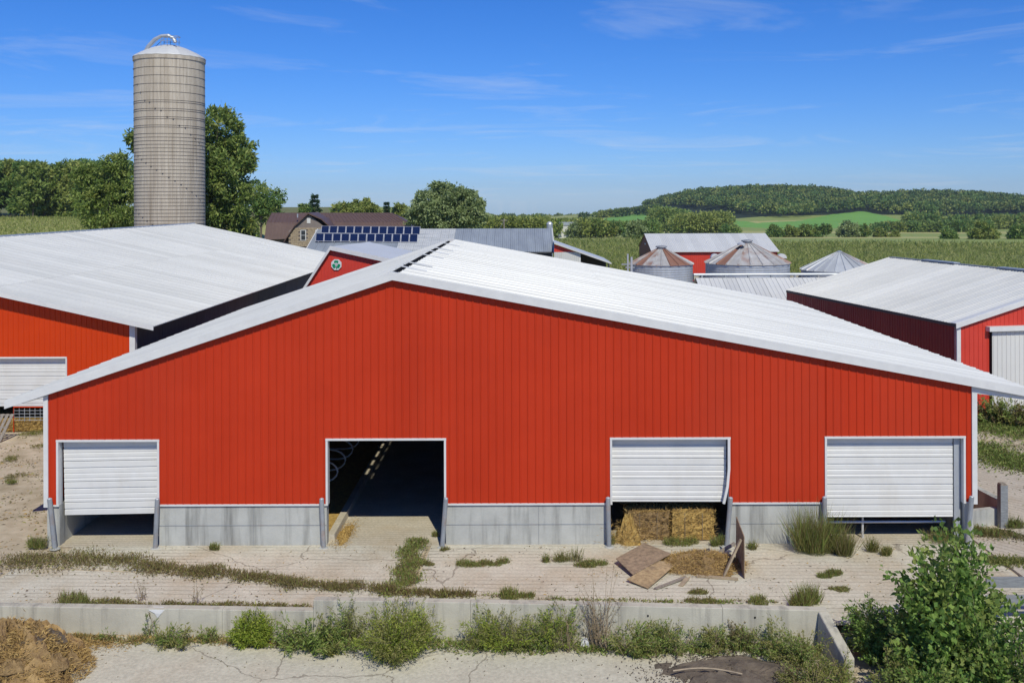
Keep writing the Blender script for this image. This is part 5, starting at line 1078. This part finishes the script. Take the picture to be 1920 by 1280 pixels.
def treeline(name, label, u0, u1, vt0, vt1, Y, mat, n, hgt_px, leaf=1.3, jit=4, kind='stuff'):
    V_ = []
    for k in range(n):
        t = r_.random(); u = u0+(u1-u0)*t; vt = vt0+(vt1-vt0)*t+r_.uniform(-jit, jit)*.6; y = Y+r_.uniform(-12, 12)*Y/400; c = at(u, vt, y); R = hgt_px/FPX*y*r_.uniform(.34, .52); m_ = 150; d = rand_dirs(m_)
        P = np.array([c.x, y, c.z-R])+d*R*rng.uniform(.7, 1.08, m_)[:, None]*np.array([1.1, 1.1, 1]); low = rng.random(m_) < .35; P[low, 2] -= rng.random(low.sum())*hgt_px/FPX*y*.6; V_.append(leaves(P, d+rng.normal(size=(m_, 3))*.5, leaf, leaf*.5))
    return tag(quads_mesh(name, np.concatenate(V_), [mat, mat, 'leaf_olive', 'leaf_tree'], midx=np.repeat(r_.integers(0, 4, n), 150)), label, 'woodland', kind=kind)
treeline('far_treeline', 'far blue-green line of trees along the horizon', 900, 1110, 403, 406, 1500, 'hillwood', 60, 12, leaf=4.5, jit=3)
treeline('far_treeline', 'far tree belt climbing to the wooded hill', 1090, 1235, 402, 386, 1150, 'hillwood', 40, 9, leaf=3.4, jit=2)
treeline('hedgerow', 'bushy hedge of olive trees behind the weathered grey roof', 895, 1030, 408, 410, 330, 'leaf_olive', 60, 26, leaf=1.3)
treeline('hedgerow', 'scrubby trees right of the small silo', 1040, 1130, 414, 412, 430, 'leaf_olive', 45, 20, leaf=1.5)
treeline('hedgerow', 'dense tree belt along the far edge of the cornfield', 1100, 1232, 419, 417, 440, 'leaf_dark', 70, 18, leaf=1.5)
treeline('hedgerow', 'dark rising grove at the foot of the wooded hill', 1228, 1290, 388, 398, 650, 'leaf_dark', 50, 34, leaf=2.0)
treeline('hedgerow', 'lighter grove in front of the dark grove', 1262, 1362, 404, 398, 520, 'leaf_olive', 70, 34, leaf=1.6)
treeline('hedgerow', 'small bushes at the right end of the lighter grove', 1355, 1382, 424, 426, 500, 'leaf_dark', 14, 14, leaf=1.5)
treeline('hedgerow', 'tree belt below the green field at the right', 1640, 1850, 420, 414, 600, 'leaf_dark', 90, 18, leaf=1.9)
treeline('hedgerow', 'dark trees at the right below the hill', 1700, 1760, 398, 402, 720, 'leaf_dark', 26, 22, leaf=2.2)
treeline('hedgerow', 'tree belt running to the right edge under the hill', 1780, 1930, 406, 404, 680, 'leaf_dark', 60, 22, leaf=2.2)
# the wooded hill: reads as one mass
n = 5200; X = r_.uniform(150, 900, n); Yh = r_.uniform(860, 1330, n); Z = hgt(X, Yh); U, Vv = proj(X, Yh, Z)
edge = 178+np.interp(Yh, [860, 1330], [60, -15]); ok = (X > edge) & ~inpoly(U, Vv, green) & (Vv < np.interp(U, [1200, 1330, 1420, 1560, 1620, 1700, 1800, 1940], [402, 410, 417, 402, 396, 405, 404, 402])) & (U < 1990)
X, Yh, Z = X[ok], Yh[ok], Z[ok]; m_ = 64; k = np.repeat(np.arange(len(X)), m_); d = rand_dirs(len(k)); d[:, 2] = np.abs(d[:, 2])*1.1-.25
R = r_.uniform(2.8, 7.4, len(X)); hh = r_.uniform(4, 8, len(X)); P = np.stack([X, Yh, Z+hh], 1)[k]+d*R[k][:, None]*np.array([1, 1, .95])*rng.uniform(.75, 1.05, len(k))[:, None]
tag(quads_mesh('hill_woodland', leaves(P, d+rng.normal(size=(len(k), 3))*.45, 2.6, 1.5), ['hillwood', 'hillwood', 'leaf_olive', 'leaf_dark'], midx=r_.integers(0, 4, len(X))[k]), 'dense wood covering the distant hill at the right', 'woodland', kind='stuff')
# ------------------------------------------------------------ standing corn
def corn(name, label, xa, xb, ya, yb, n, L, W, top=2.1, shape=None):
    x = rng.uniform(xa, xb, n); y = ya+(yb-ya)*rng.random(n)**1.0; y = np.round(y/.76)*.76+rng.normal(size=n)*.08
    if shape is not None: kq = shape(x, y); x, y = x[kq], y[kq]
    z = hgt(x, y)+top*rng.uniform(.55, 1.0, len(x))+.18*np.sin(x*.06)*np.sin(y*.05); D = rng.normal(size=(len(x), 3))*np.array([.75, .75, .4])+np.array([0, 0, .65]); return tag(quads_mesh(name, leaves(np.stack([x, y, z-.25], 1), D, L*rng.uniform(.6, 1.25, len(x)), W), ['cornleaf']), label, 'corn', kind='stuff')
def canopy(xa, xb, ya, yb, top, shape, st=2.0):
    gx_, gy_ = np.meshgrid(np.arange(xa, xb, st), np.arange(ya, yb, st)); gzv = hgt(gx_, gy_)+top+rng.uniform(-.25, .25, gx_.shape); Vv_ = np.stack([gx_, gy_, gzv], -1); a = np.stack([Vv_[:-1, :-1], Vv_[:-1, 1:], Vv_[1:, 1:], Vv_[1:, :-1]], 2).reshape(-1, 4, 3); c = a.mean(1); return a[shape(c[:, 0], c[:, 1])]
def shp(x, y): return (x > 5.5+.03*(y-112)) & (y > np.where(x < 14.6, 112, np.where(x < 33, 130, 104))) & (y < np.interp(x, [30, 60, 100, 200], [262, 232, 222, 226])) & (x < y*.62+30)
corn('corn_crop', 'standing green corn filling the field behind the barns', 4, 190, 103, 190, 120000, .85, .10, shape=shp)
corn('corn_crop', 'farther part of the standing corn', 4, 210, 190, 300, 70000, 1.1, .17, shape=shp)
tag(quads_mesh('corn_canopy', canopy(4, 210, 103, 300, 1.45, shp), ['corn']), 'lower leaves of the standing corn', 'corn', kind='stuff')
def shl(x, y): return (x < -52) & (y < 244) & (x > -190)
corn('soybean_crop', 'yellowing crop in the field before the left wood', -190, -50, 118, 246, 50000, .7, .14, top=.8, shape=shl)

# ------------------------------------------------------------ litter lying about
def scatter(name, label, n, xr, yr, z, L, W, mats, cat='litter', test=None):
    x = rng.uniform(*xr, n); y = rng.uniform(*yr, n); cl = np.sin(x*1.7+.4)*np.sin(y*2.3+x*.6)+.6*rng.normal(size=n); k = cl > .35
    if test is not None: k &= test(x, y)
    x, y = x[k], y[k]; D = rng.normal(size=(len(x), 3))*np.array([1, 1, .12]); return tag(quads_mesh(name, leaves(np.stack([x, y, np.full(len(x), z)], 1), D, L*rng.uniform(.3, 1.6, len(x)), W*rng.uniform(.5, 1.5, len(x))), mats, None, midx=rng.integers(0, len(mats), len(x))), label, cat, kind='stuff')
scatter('yard_litter', 'scattered straw, mud crumbs and dead leaves on the yard', 4200, (-13, 13), (23.8, 27.9), .018, .07, .022, ['weed_dry', 'strawbit', 'dirt'])
scatter('slab_litter', 'mud crumbs and leaf litter on the lower slab', 2600, (-12, 7), (20.5, 23.2), -.452, .06, .025, ['weed_dry', 'dirt'], test=lambda x, y: rng.random(len(x)) < np.clip((y-20.8)/2.2, .1, 1))
scatter('ground_litter', 'clods, stones and dry grass on the sandy ground at the left', 14000, (-24, -13.9), (26.5, 42), -.035, .10, .05, ['weed_dry', 'strawbit', 'dirt', 'olive'])
scatter('drive_litter', 'clods and dry grass on the drive at the right', 5000, (13.6, 24), (24.5, 44), .01, .08, .035, ['weed_dry', 'dirt', 'olive'])
# ------------------------------------------------------------ summer haze
hz = bpy.data.materials.new('summer_haze'); hz.use_nodes = True; t = hz.node_tree; t.nodes.clear()
pv = t.nodes.new('ShaderNodeVolumePrincipled'); pv.inputs['Color'].default_value = (.80, .92, 1, 1); pv.inputs['Density'].default_value = .0001; pv.inputs['Anisotropy'].default_value = .2
mo = t.nodes.new('ShaderNodeOutputMaterial'); t.links.new(pv.outputs[0], mo.inputs['Volume'])
tag(MB().box(-2650, 2650, -60, 2660, -42, 60).build('haze', hz), kind='stuff')
